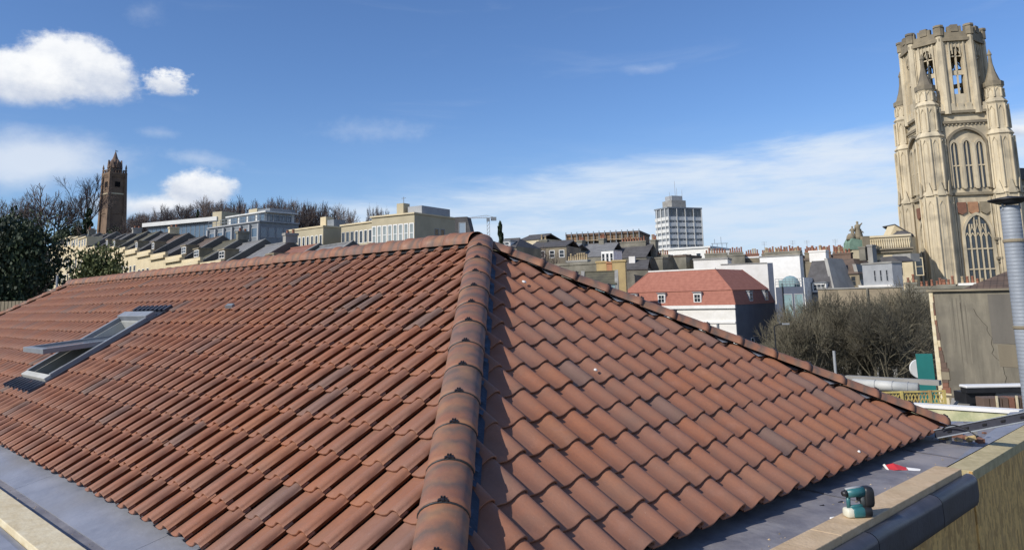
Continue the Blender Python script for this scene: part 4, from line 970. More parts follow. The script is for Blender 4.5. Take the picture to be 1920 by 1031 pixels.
    for fx, hh_ in ((.28, 8), (.45, 13), (.66, 9.5), (.5, 10)):
        MB().tube((W*fx, 5, H+4), (W*fx, 5, H+hh_), .12, .06, n=6).build('aerial_mast', GREYP, t)
    # masts on the white building
    t = thing('roof_frame', 'thin metal frame with aerials on a roof right of the white building', 'frame', tuple(P(1350, 470, 235)), math.atan2(RR[1], RR[0]))
    mb = MB()
    for k in range(4): mb.tube((-2.2+k*1.45, 0, 0), (-2.2+k*1.45, 0, 2.2), .09, n=4)
    mb.tube((-2.6, 0, 2.2), (2.6, 0, 2.2), .1, n=4); mb.tube((.5, 0, 2.2), (.5, 0, 4.2), .07, n=4); mb.tube((-1.5, 0, 2.2), (-1.5, 0, 3.6), .07, n=4); mb.build('frame', GREYM, t)
    mb = MB(); mb.box(-3.2, 3.2, -1, 6, -9, .0); mb.build('plinth', WHITER, t)
middle()

# ------------------------------------------------------------------ red roofed building and its neighbours
def red_house():
    t, W, d, H = blockf(1163, 112, 1378, 101, 573, xfar=1452, kitname='red_roofed_house', label='white house with red tiled mansard roof and side wall coloured dark for shade', cat='house')
    SIDE = mat('shade_dark_wall', (.10, .115, .15), (.075, .09, .12), .8, .7, .05)  # shade on the unlit side wall, put into its colour
    walls(t, W-.02, d, H, WHITER)
    MB().box(W-.017, W+.06, .002, d, 0, H).build('side_wall', SIDE, t)
    z1 = 1.95; z2 = 4.9; i1 = .55; i2 = 3.7; Tm = .12
    def ring(i, z): return [(i, i, H+z), (W-i, i, H+z), (W-i, d-i, H+z), (i, d-i, H+z)]
    mb = MB(); mb.add(ring(-.15, 0)+ring(i1, z1), [(0, 1, 5, 4), (1, 2, 6, 5), (2, 3, 7, 6), (3, 0, 4, 7), (0, 3, 2, 1)]); mb.build('lower_roof', REDT, t)
    dm = min(2.6, d/2-.3)
    yb_ = max(dm+.5, d-2.2); top = [(i2*1.0, dm, H+z2), (W-i2*1.0, dm, H+z2), (W-i2*1.0, yb_, H+z2), (i2, yb_, H+z2)]
    mb = MB(); mb.add(ring(i1-.12, z1+.003)+top, [(0, 1, 5, 4), (1, 2, 6, 5), (2, 3, 7, 6), (3, 0, 4, 7), (4, 5, 6, 7)]); mb.build('upper_roof', REDT, t)
    MB().box(i2-.2, W-i2*1.0+.1, dm-.12, dm+.12, H+z2-.04, H+z2+.14).build('ridge', WHITER, t)
    for a, b in (((-.1, -.1, H+.02), (i1, i1, H+z1)), ((i1, i1, H+z1+.03), top[0]), ((W+.1, -.1, H+.02), (W-i1, i1, H+z1)), ((W-i1, i1, H+z1+.03), top[1]), ((W-i1, d-i1, H+z1+.03), top[2])):
        MB().tube(a, b, .09, n=6).build('hip_tiles', REDT, t)
    MB().box(-.1, W+.12, -.28, -.003, H-.45, H-.003).build('cornice', WHITEP, t); MB().box(-.05, W-.02, -.16, -.003, H-2.4, H-2.15).build('string_course', WHITEP, t)
    px = (1196, 1250, 1315)
    for x in px:
        q = (x-1163)/(1378-1163); dormer(t, W*(q-.03*(1-q)), H+.25, .0, w=1.15, h=1.45, dep=1.6, nx=2)
    for q in (.40, .80):
        o = dormer(t, 0, 0, 0, w=1.25, h=1.45, dep=1.5, nx=2, m=GREYP); o.location = (W-.02, d*q, H+.25); o.rotation_euler = (0, 0, PI/2)
    for k in range(5):
        if k != 3: window(t, W*(.1+.19*k), H-5.6, .95, 2.2)
    for q in (.35, .75): window(t, d*q, H-6.4, 1.0, 1.9, 'R', W+.06)
    MB().tube((W*.855, -.10, 0), (W*.855, -.10, H-2.45), .16, n=8).build('downpipe', GREYM, t)
    # cream gable wall behind
    t, W, d, H = blockf(1352, 121, 1449, 118.5, 495, depth=1.2, kitname='gable_wall', label='tall cream rendered end wall with a dark edge, behind the red roof', cat='wall')
    walls(t, W-.8, d, H, WHITER); MB().box(W-.797, W, .0, d, 1, H+.05).build('dark_edge', BLUEG, t); MB().box(-.1, W-.83, -.1, d+.1, H+.003, H+.14).build('coping', CONC, t)
    window(t, W*.87, H-7.0, .8, 1.9, fr=GREYP, fw=.06)
    # white wall
    t, W, d, H = blockf(1424, 128, 1499, 124, 481, xfar=1505, kitname='white_wall_house', label='plain bright white end wall under chimney pots, left of the slate slope', cat='house')
    walls(t, W, d, H, WHITEP); MB().box(-.1, W+.1, -.1, d, H+.003, H+.2).build('coping', CONC, t)
    chimney(t, W*.5, 2, H+.2, W*.9, .8, .7, 12, m=CONCS)
    # dark-clad block with roof terrace and dome
    t, W, d, H = blockf(1454, 104, 1507, 102, 538, xfar=1528, kitname='blue_grey_building', label='dark blue-grey clad block with a roof terrace and tall glazing', cat='building')
    walls(t, W, d, H, BLUEG)
    for i in range(2): window(t, W*(.42+.38*i), H-4.9, 1.2, 4.0, fr=GREYP, pane=GLASSG, nx=1, nz=1, fw=.1)
    MB().box(W+.003, W+.10, -.05, d, H-5, H+1.2).build('white_side', WHITER, t)
    MB().tube((W*.25, -.12, 0), (W*.25, -.12, H+.5), .08, n=6).build('downpipe', BLACK, t)
    rl = MB()
    for i in range(9): rl.tube((W*i/8, .1, H), (W*i/8, .1, H+1.1), .025, n=5)
    for z in (1.1, .75, .4): rl.tube((0, .1, H+z), (W, .1, H+z), .03, n=5)
    rl.build('railing', GREYM, t)
    MB().box(.2, W*.62, 1.0, 1.08, H, H+.95).build('glass_screen', GLASSG, t)
    MB().lathe([(1.25, 0), (1.2, .6), (.95, 1.15), (.5, 1.45), (.05, 1.55)], (W*.38, 2.6, H), 16).build('glass_dome', GLASSG, t, smooth_=True)
    # slate mansard slope with white window
    t, W, d, H = blockf(1506, 106, 1562, 103, 551, depth=8, kitname='slate_mansard_house', label='house with a tall dark slate slope and a white three-light dormer window', cat='house')
    walls(t, W, d, H, CONC)
    MB().hexa([(0, -.1, H), (W, -.1, H), (W, d, H), (0, d, H), (.2, 3.0, H+4.6), (W-1.8, 3.0, H+4.6), (W-1.8, d, H+4.6), (.2, d, H+4.6)]).build('roof', SLATE, t)
    dormer(t, W*.56, H+.25, .0, w=1.95, h=1.2, dep=1.4, nx=3)
    MB().hexa([(W-.0, -.15, H-.4), (W+.45, -.15, H-.4), (W+.45, d, H-.4), (W, d, H-.4), (W-2.2, 3.0, H+4.9), (W-1.75, 3.0, H+4.9), (W-1.75, d, H+4.9), (W-2.2, d, H+4.9)]).build('party_wall', CONC, t)
    chimney(t, W*.18, 4.2, H+4.5, 2.4, 1, 1.6, 4, m=WHITER)
    # brown roof house
    t, W, d, H = blockf(1573, 110, 1611, 108, 514, depth=8, kitname='brown_roofed_house', label='house with brown tiled roof and dark timber front, left of the grey rendered house', cat='house')
    walls(t, W, d, H, STONED)
    MB().hexa([(-.1, -.2, H), (W, -.2, H), (W, d, H), (-.1, d, H), (-2.6, 3.2, H+2.3), (W-1.9, 3.2, H+2.3), (W-1.9, d, H+2.3), (-2.6, d, H+2.3)]).build('roof', SLATEB, t)
    for i in range(2): window(t, W*(.3+.4*i), H-1.7, .7, 1.4, fr=STONED)
    chimney(t, -1.2, 5, H+2.3, 2.6, .8, 1.0, 5, m=RUST); chimney(t, W-.8, 5, H+2.0, .9, 2.2, 2.0, 0, m=CONCS); chimney(t, W+.2, 5, H+1.6, .7, 1.6, 2.6, 0, m=CONC)
    MB().hexa([(W+.003, -.2, H-3), (W+.5, -.2, H-3), (W+.5, d, H-3), (W+.003, d, H-3), (W-1.0, .4, H+1.4), (W-.5, .4, H+1.4), (W-.5, d, H+1.4), (W-1.0, d, H+1.4)]).build('party_wall', CONC, t)
    # grey rendered house with three windows
    t, W, d, H = blockf(1616, 104, 1672, 99, 495, xfar=1690, kitname='grey_rendered_house', label='pale grey rendered house with three narrow windows, beside the big Gothic tower', cat='house')
    walls(t, W, d, H, GREYP); MB().box(-.1, W+.1, -.1, d, H+.003, H+.22).build('parapet', CONC, t)
    for i in range(3): window(t, W*(.42+.2*i), H-2.3, .40, 1.5, fr=GREYP)
    MB().box(-.4, W+.3, -.5, -.003, H-3.5, H-2.75).build('ledge', WHITER, t)
    MB().prism([(W*.35, H+.23), (W*.95, H+.23), (W*.70, H+.95), (W*.35, H+.95)], 'y', 1.5, 4).build('attic_roof', SLATE, t)
    MB().box(W*.15, W*.75, 4.5, 6, H+.23, H+1.3).build('chimney', CONC, t)
    # tan walls below
    t, W, d, H = blockf(1533, 96, 1692, 92, 541, depth=3, kitname='boundary_wall', label='long tan rendered back wall behind the bare trees', cat='wall')
    TAN = mat('tan_render', (.34, .28, .19), (.26, .21, .145), .5, .9, .15, 3)
    walls(t, W, d, H, TAN); MB().box(-.1, W+.1, -.12, d+.1, H+.003, H+.16).build('coping', CONC, t)
    MB().box(W*.58, W*.60, -.25, -.003, H-6, H).build('buttress', CONCS, t)
    house(1690, 90, 1760, 88, 548, 4, 'low brown stone wall block in front of the Gothic tower foot', CONCS, None, 0, 0, stacks=((.75, 2, 3.4, .6, .7, 6, CONCS), (.25, 2, 1.2, .6, 1.2, 2, CONCS)), name='stone_outbuilding', cat='building')
    house(1745, 86, 1862, 82, 541, 4, 'low stone chimney wall with mixed pots at the foot of the Gothic tower', CONCS, None, 0, 0, stacks=((.20, 2, 1.8, .6, .5, 4, CONCS), (.55, 2, 1.6, .6, .6, 3, WHITER), (.75, 2, 1.0, .6, .5, 2, CONC)), name='stone_outbuilding', cat='building')
    # neoclassical building with statues
    t, W, d, H = blockf(1622, 142, 1706, 138, 441, depth=12, kitname='museum_building', label='ornate stone building with balustrade and heavy cornice, left of the Gothic tower', cat='building')
    walls(t, W, d, H, CREAM); MB().box(-.3, W+.3, -.5, -.003, H-3.2, H-2.7).build('cornice', STONED, t); MB().box(-.5, W+.5, -.8, -.003, H-2.69, H-2.4).build('cornice', STONED, t)
    MB().box(-.2, W+.2, -.3, .0, H-.35, H).build('parapet_rail', CREAM, t)
    for i in range(20): MB().lathe([(.12, 0), (.17, .5), (.08, 1.1), (.12, 1.7)], (i*(W-.4)/19+.2, -.16, H-2.38), 6).build('baluster', CREAM, t)
    MB().box(W*.05, W-.1, .15, .5, H-2.39, H-.36).build('panel', STONED, t)
    for i in range(3): window(t, 2.0+3.2*i, H-7.5, 1.3, 3.2, fr=CREAM, fw=.15)
    MB().lathe([(2.0, 0), (1.8, .5), (1.0, 1.0), (.1, 1.25)], (W*.78, 4, H-.3), 14).build('low_dome', SLATE, t, smooth_=True)
    t2 = thing('gabled_pavilion', 'small stone gable with slate roof against the Gothic tower', 'building', tuple(P(1674, 500, 150)), math.atan2(RR[1], RR[0]))
    zz_ = P(1674, 440, 150)[2]-P(1674, 500, 150)[2]
    MB().prism([(0, 0), (4.0, 0), (4.0, zz_), (1.2, zz_+1.9), (0, zz_-.2)], 'y', 0, 3).build('wall', CREAM, t2); MB().hexa([(1.15, -.15, zz_+1.95), (4.1, -.15, zz_-.0), (4.1, 5, zz_-.0), (1.15, 5, zz_+1.95), (1.15, -.15, zz_+2.15), (4.2, -.15, zz_+.2), (4.2, 5, zz_+.2), (1.15, 5, zz_+2.15)]).build('roof', SLATE, t2)
    window(t2, 1.6, zz_-.6, .6, 1.4, fr=STONED, fw=.1)
    q = P(1608, 462, 137)
    b = thing('statue_plinth', 'pale green copper capped stone plinth under the statue group', 'plinth', (q[0], q[1], q[2]-9), math.atan2(RR[1], RR[0]))
    MB().box(-1.6, 1.3, -1.2, 1.2, 0, 8.4).build('base', CREAM, b); MB().prism([(-2.0, 8.4), (1.5, 8.4), (1.4, 9.8), (-1.4, 10.4), (-1.9, 9.6)], 'y', -1.3, 1.3).build('copper_cap', COPPER, b); MB().box(.3, 1.6, -1.5, 1.5, 8.4, 10.7).build('pier', STONED, b)
    s = thing('statue_group', 'dark weathered statue group of figures on the museum roof corner', 'statue', (q[0], q[1], q[2]+1.2), math.atan2(RR[1], RR[0]))
    def fig(mb, x, y, hgt, lean, arm):
        r = hgt/5.2
        mb.lathe([(r*1.05, 0), (r*.95, hgt*.2), (r*.72, hgt*.45), (r*.62, hgt*.58), (r*.8, hgt*.72), (r*.65, hgt*.8), (r*.22, hgt*.85), (r*.34, hgt*.9), (r*.34, hgt*.96), (r*.12, hgt)], (x, y, 0), 10)
        mb.tube((x+r*.6*arm, y, hgt*.76), (x+r*1.3*arm, y-.1, hgt*(.62+.3*lean)), r*.24, r*.16, 7); mb.tube((x-r*.6*arm, y, hgt*.76), (x-r*1.0*arm, y-.2, hgt*.5), r*.24, r*.16, 7)
    mb = MB(); fig(mb, .35, 0, 3.9, .9, 1); fig(mb, -.75, .1, 2.9, .1, -1); fig(mb, 1.05, .2, 2.3, 0, 1); mb.lathe([(1.0, 0), (.8, .8), (.4, 1.3)], (-1.3, 0, 0), 8)
    s.scale = (.85, .85, .85); mb.build('figures', STONED, s, smooth_=True)
red_house()

# ------------------------------------------------------------------ Gothic tower
def arch_pts(w, h, n=6, k=1.0):
    # outline of a pointed arch opening, width w, height h, from left spring round to right; springing at h - w*k
    sp_ = h-w*.85*k; pts = [(-w/2, 0), (-w/2, sp_)]
    for i in range(1, n+1):
        t = i/n; pts.append((-w/2+w/2*(1-math.cos(t*PI/2))**.85 if 0 else -w/2*math.cos(t*PI/2), sp_+(h-sp_)*math.sin(t*PI/2)**.9*1.0 if 0 else sp_+(h-sp_)*(math.sin(t*PI/2)*.75+.25*t)))
    for i in range(n-1, -1, -1):
        t = i/n; pts.append((w/2*math.cos(t*PI/2), sp_+(h-sp_)*(math.sin(t*PI/2)*.75+.25*t)))
    pts.append((w/2, 0)); return pts
def gothic_window(par, loc, rz, w, h, lights, depth=.9, transom=(), tracery=True, name='gothic_window', blank=False):
    t = bpy.data.objects.new(name, None); 
    outer = arch_pts(w+1.1, h+.55); inner = arch_pts(w, h)
    n = len(outer); mb = MB()
    vs = [(p[0], -.42, p[1]-.0) for p in outer]+[(p[0], -.42, p[1]) for p in inner]+[(p[0], .0, p[1]) for p in outer]+[(p[0], .0, p[1]) for p in inner]
    fs = []
    for i in range(n-1):
        fs += [(i, i+1, n+i+1, n+i), (i, 2*n+i, 2*n+i+1, i+1), (n+i, n+i+1, 3*n+i+1, 3*n+i)]
    mb.add(vs, fs)
    me_ = mb.mesh(name, STONE); o = inst(name, me_, par, loc, rz)
    g = MB(); g.add([(p[0], -.03, p[1]) for p in inner], [tuple(range(n))[::-1]]); inst('pane', g.mesh('pane', GLASS), o)
    m = MB()
    for i in range(1, lights): 
        x = -w/2+w*i/lights; top = h-(abs(x)/(w/2))**1.6*w*.75-.1
        m.box(x-.10, x+.10, -.30, -.035, 0, top)
    for z in transom: m.box(-w/2, w/2, -.26, -.035, z-.12, z+.12)
    if tracery:
        lw = w/lights; sp_ = h-w*.85
        for i in range(lights):
            xc = -w/2+lw*(i+.5)
            for sgn in (-1, 1): m.tube((xc+sgn*lw*.5, -.16, sp_-.3), (xc, -.16, sp_+lw*.7), .09, n=4)
            zt = min(h-.8, h-(abs(xc)/(w/2))**1.6*w*.75-.9)
            if zt > sp_+1.0:
                for k in range(2): m.tube((xc+(-1)**k*lw*.4, -.16, sp_+lw*.9), (xc-(-1)**k*lw*.1, -.16, zt), .08, n=4)
    inst('tracery', m.mesh('tracery', STONE), o)
    return o
def gothic_tower():
    D = 150.; FR = rad(37)                       # front face runs along this azimuth
    u = np.array([math.cos(FR), math.sin(FR)]); v = np.array([-u[1], u[0]])
    zof = lambda y, x=1810: P(x, y, D)[2]
    # axis of the tower: the lantern centre is seen at x=1768, y=100
    top = P(1766, 110, D+7); base_xy = top[:2]
    Zb = -8.0
    t = thing('gothic_tower', 'tall pale stone Gothic bell tower with an octagonal battlemented lantern, far right', 'tower', (base_xy[0], base_xy[1], Zb), FR)
    R_ = lambda y: zof(y, 1800)-Zb
    hS = 6.5                                      # half side of the shaft
    z_par = R_(212); z_lant = R_(62); z_top = R_(42); z_str = R_(367); z_str2 = R_(262)
    MB().box(-hS, hS, -hS, hS, 0, z_par).build('shaft', STONE, t)
    # stage strings and parapet
    for z, e in ((z_str, .45), (z_par-2.0, .4), (z_par, .6)):
        MB().box(-hS-e, hS+e, -hS-e, hS+e, z-.35, z+.15).build('string_course', STONED, t)
    mb = MB()
    for s_ in range(4):
        for i in range(9):
            a = -hS-.3+(2*hS+.6)*i/9
            pts = {0: (a, a+1.0, -hS-.45, -hS-.1), 1: (a, a+1.0, hS+.1, hS+.45), 2: (-hS-.45, -hS-.1, a, a+1.0), 3: (hS+.1, hS+.45, a, a+1.0)}[s_]
            mb.box(*pts, z_par+.15, z_par+1.6)
    for (x0, x1, y0, y1) in ((-hS-.4, hS+.4, -hS-.4, -hS-.14), (-hS-.4, -hS-.14, -hS, hS), (hS+.14, hS+.4, -hS, hS)): mb.box(x0, x1, y0, y1, z_par+.15, z_par+.9)
    mb.build('parapet', STONE, t)
    # corner turrets
    ztur = R_(172)
    for sx_ in (-1, 1):
        for sy_ in (-1, 1):
            cx_, cy_ = sx_*(hS-.3), sy_*(hS-.3)
            rr0 = 2.35
            prof = [(rr0+.35, 0), (rr0+.30, z_str-.5), (rr0+.5, z_str-.2), (rr0+.05, z_str+.6), (rr0-.05, z_str2), (rr0+.2, z_str2+.3), (rr0-.35, z_str2+1.2), (rr0-.45, z_par+1), (rr0-.2, z_par+1.4), (rr0-.75, z_par+2.2), (rr0-.80, ztur), (rr0-.58, ztur+.4), (rr0-.58, ztur+.9), (rr0-.9, ztur+.95)]
            tu = MB().lathe(prof, (cx_, cy_, 0), 8, rot=PI/8).build('corner_turret', STONE, t)
            sp_ = MB().lathe([(rr0-.80, ztur+.95), (rr0-1.2, ztur+2.0), (rr0-1.65, ztur+3.4), (.38, ztur+5.0), (.28, ztur+6.6), (.42, ztur+6.9), (.05, ztur+8.0)], (cx_, cy_, 0), 8, rot=PI/8).build('spirelet', STONED, tu)
            # ribs, blind panels and small gablets give the turrets their relief
            ribs = MB(); pan = MB()
            for k in range(8):
                a = PI/8+PI/4*k; 
                for z0, z1, r_ in ((.0, z_str-.6, rr0+.42), (z_str+.7, z_str2-.2, rr0+.12), (z_str2+1.3, z_par+.9, rr0-.28), (z_par+2.3, ztur-.1, rr0-.72)):
                    px_, py_ = cx_+r_*math.cos(a), cy_+r_*math.sin(a); ribs.tube((px_, py_, z0), (px_, py_, z1), .22, .18, 5)
                am = a+PI/8
                for z0, z1, r_ in ((z_str+1.5, z_str2-1.2, (rr0)*.924), (z_str2+1.8, z_par-.2, (rr0-.4)*.924+.02), (z_par+2.8, ztur-.8, (rr0-.8)*.924+.02), (8, z_str-2.2, (rr0+.3)*.924+.02)):
                    c_, s2 = math.cos(am), math.sin(am)
                    for off in (-.42, .42):
                        q0 = (cx_+r_*c_-s2*off, cy_+r_*s2+c_*off, z0); q1 = (q0[0], q0[1], z1)
                        pan.tube(q0, q1, .10, .10, 4)
                    pan.tube((cx_+r_*c_+s2*.42, cy_+r_*s2-c_*.42, z1), (cx_+(r_+.1)*c_, cy_+(r_+.1)*s2, z1+.9), .10, .08, 4); pan.tube((cx_+r_*c_-s2*.42, cy_+r_*s2+c_*.42, z1), (cx_+(r_+.1)*c_, cy_+(r_+.1)*s2, z1+.9), .10, .08, 4)
                # gablets at the string
                r2 = rr0+.55; c_, s2 = math.cos(am), math.sin(am)
                pan.add([(cx_+r2*c_*.95+s2*.8, cy_+r2*s2*.95-c_*.8, z_str-.4), (cx_+r2*c_*.95-s2*.8, cy_+r2*s2*.95+c_*.8, z_str-.4), (cx_+r2*c_*.93, cy_+r2*s2*.93, z_str+2.6), (cx_+(r2-.6)*c_, cy_+(r2-.6)*s2, z_str+2.0)], [(0, 1, 2), (0, 2, 3), (1, 3, 2)])
            ribs.build('ribs', STONE, tu, kind='stuff'); pan.build('blind_panels', STONE, tu, kind='stuff')
            MB().lathe([(rr0-.5, 0), (rr0-.5, .9), (rr0-.7, .9)], (cx_, cy_, ztur+.4), 8, rot=PI/8, caps=False).build('turret_crown', STONED, tu)
            # outer buttress steps
            if sy_ < 0 or sx_ < 0: pass
    # windows: front and left face
    for face, rz in (('F', 0), ('L', -PI/2)):
        def at_(x, z): return ((x, -hS-.02, z), 0) if face == 'F' else ((-hS-.02, -x, z), -PI/2)
        zb1 = R_(545); h1 = R_(408)-zb1
        loc, r_ = at_(.3, zb1); gothic_window(t, loc, r_, 4.7, h1, 5, transom=(h1*.28, h1*.55))
        zb2 = R_(357); h2 = R_(268)-zb2
        for k in (-1, 0, 1):
            loc, r_ = at_(k*2.25, zb2); gothic_window(t, loc, r_, 1.30, h2-abs(k)*.3, 2, transom=(h2*.47,), tracery=False, name='tall_window')
        # enclosing arch
        outer = arch_pts(7.3, h2+2.9, k=.55); n_ = len(outer); mb = MB(); inn = arch_pts(6.6, h2+2.4, k=.55)
        vs = [(p[0], -.62, p[1]) for p in outer]+[(p[0], -.62, p[1]) for p in inn]+[(p[0], 0, p[1]) for p in outer]+[(p[0], 0, p[1]) for p in inn]; fs = []
        for i in range(n_-1): fs += [(i, i+1, n_+i+1, n_+i), (i, 2*n_+i, 2*n_+i+1, i+1), (n_+i, n_+i+1, 3*n_+i+1, 3*n_+i)]
        mb.add(vs, fs); loc, r_ = at_(0, zb2-.2); inst('arch_moulding', mb.mesh('arch_moulding', STONED), t, loc, r_)
        mb = MB()
        for k in range(11):
            x = -3.5+.70*k; mb.box(x-.09, x+.09, -.25, 0, zb2+h2+3.1-(zb2), z_par-2.4-zb2)
        for x in (-1.12, 1.12): mb.box(x-.28, x+.28, -.5, 0, -.2, h2-.5)
        loc, r_ = at_(0, zb2); inst('mullion_panels', mb.mesh('mullion_panels', STONE), t, loc, r_)
        for k, mm in ((-1, BRICKR), (0, mat('red_shield', (.42, .22, .12), (.30, .16, .09), 1.5, .85, .1) if face == 'F' else bpy.data.materials['red_shield']), (1, STONED)):
            zs = z_str-3.6
            mb = MB(); mb.prism([(-.85, 0), (0, -.5), (.85, 0), (.85, 1.9), (-.85, 1.9)], 'y', -.32, 0); loc, r_ = at_(k*2.1, zs); inst('shield', mb.mesh('shield', mm), t, loc, r_)
        mb = MB()
        for x in (-3.5, -3.05, 3.05, 3.5): mb.box(x-.12, x+.12, -.35, 0, 0, z_str-.8)
        loc, r_ = at_(0, 0); inst('pilaster_strips', mb.mesh('pilaster_strips', STONE), t, loc, r_)
        for x, z in ((3.6, R_(455)), (3.6, R_(490))):
            mb = MB(); mb.box(-.7, .7, -.9, 0, 0, .45); mb.box(-.5, .5, -.6, 0, -.6, -.003); loc, r_ = at_(x, z); inst('bracket', mb.mesh('bracket', STONED), t, loc, r_)
    # octagonal lantern, hollow: eight piers and walls with tall openings
    RL = 7.2; z0 = z_par-.5; z1 = z_lant
    sw_ = 2*RL*math.sin(PI/8)
    for k in range(8):
        a = -PI/2+PI/4*k; ap = RL*math.cos(PI/8); c_, s2 = math.cos(a), math.sin(a)
        ctr = (ap*c_, ap*s2); rz = a+PI/2
        ow = 2.2; zo0 = z0+4.0; zo1 = z1-3.6; mb = MB(); th = 1.1
        mb.box(-sw_/2, -ow/2, 0, th, 0, z1-z0); mb.box(ow/2, sw_/2, 0, th, 0, z1-z0); mb.box(-ow/2, ow/2, .003, th, 0, 4.0)
        ar = arch_pts(ow, zo1-z0-4.0+1.2); 
        top_ = [(ow/2, z1-z0), (-ow/2, z1-z0)]
        L_ = [(p[0], p[1]+4.0) for p in ar[1:-1]]; m_ = len(L_)//2
        mb.prism(L_+top_, 'y', .003, th)
        wobj = inst('lantern_wall', mb.mesh('lantern_wall', STONE), t, (ctr[0], ctr[1], z0), rz)
        tr = MB(); hh2 = zo1-z0-4+.8
        tr.box(-.14, .14, .3, .6, 4.0, 4+hh2); tr.box(-ow/2, ow/2, .3, .6, 4+hh2*.42, 4+hh2*.42+.9); tr.box(-ow/2, ow/2, .3, .6, 4+hh2*.82, 4+hh2*.82+.25)
        tr.tube((-ow/2, .45, 4+hh2*.84), (0, .45, 4+hh2*1.05), .13, n=4); tr.tube((ow/2, .45, 4+hh2*.84), (0, .45, 4+hh2*1.05), .13, n=4)
        inst('tracery', tr.mesh('tracery', STONE), wobj)
        rb = MB()
        for x in (-sw_*.40, -ow/2-.25, ow/2+.25, sw_*.40): rb.box(x-.13, x+.13, -.28, 0, 0, z1-z0-1.5)
        for x in (-2.1, -1.4, -.7, 0, .7, 1.4, 2.1): rb.box(x-.08, x+.08, -.14, 0, z1-z0-4.0, z1-z0-1.6)
        inst('ribs', rb.mesh('ribs', STONE), wobj)
        av = a+PI/8; MB().tube((RL*1.0*math.cos(av), RL*math.sin(av), z0), (RL*math.cos(av), RL*math.sin(av), z1+1.5), .75, .62, 8).build('lantern_pier', STONE, t)
        # cornice and battlements
        cb = MB(); cb.box(-sw_/2-.35, sw_/2+.35, -.55, .9, z1-z0-1.4, z1-z0-.8); cb.box(-sw_/2-.2, sw_/2+.2, -.35, .7, z1-z0-.8, z1-z0+.5)
        for x in (-sw_/2+.1, -sw_/4+.15, sw_/4-1.0, sw_/2-.9): cb.box(x, x+.9, -.35, .35, z1-z0+.503, z1-z0+1.6)
        cb.box(-.65, .65, -.5, .4, z1-z0+.503, z1-z0+1.9)
        inst('battlement', cb.mesh('battlement', STONED), wobj)
        MB().lathe([(.85, 0), (.85, 1.6), (1.0, 1.7), (.95, 2.1)], (RL*math.cos(av), RL*math.sin(av), z1-.2), 8).build('battlement_post', STONED, t)
    MB().lathe([(RL-.6, z1-.6), (RL-.6, z1-.2)], (0, 0, 0), 8, rot=PI/8).build('lantern_roof', SLATE, t)
    # nave roof wing seen at the very right
    t2, W, d, H = blockf(1898, 146, 1990, 150, 338, depth=12, kitname='hall_wing', label='brown stone wing with a dark roof behind the steel flue, at the right edge', cat='building')
    walls(t2, W, d, H, STONED); MB().box(-.3, W, -.4, d, H+.003, H+2.2).build('roof', SLATE, t2); MB().box(-.1, W, -.2, -.003, H-1.6, H-1.2).build('string_course', CREAM, t2)
    window(t2, 2.0, H-7, 1.6, 3.4, fr=STONED, fw=.2)
gothic_tower()

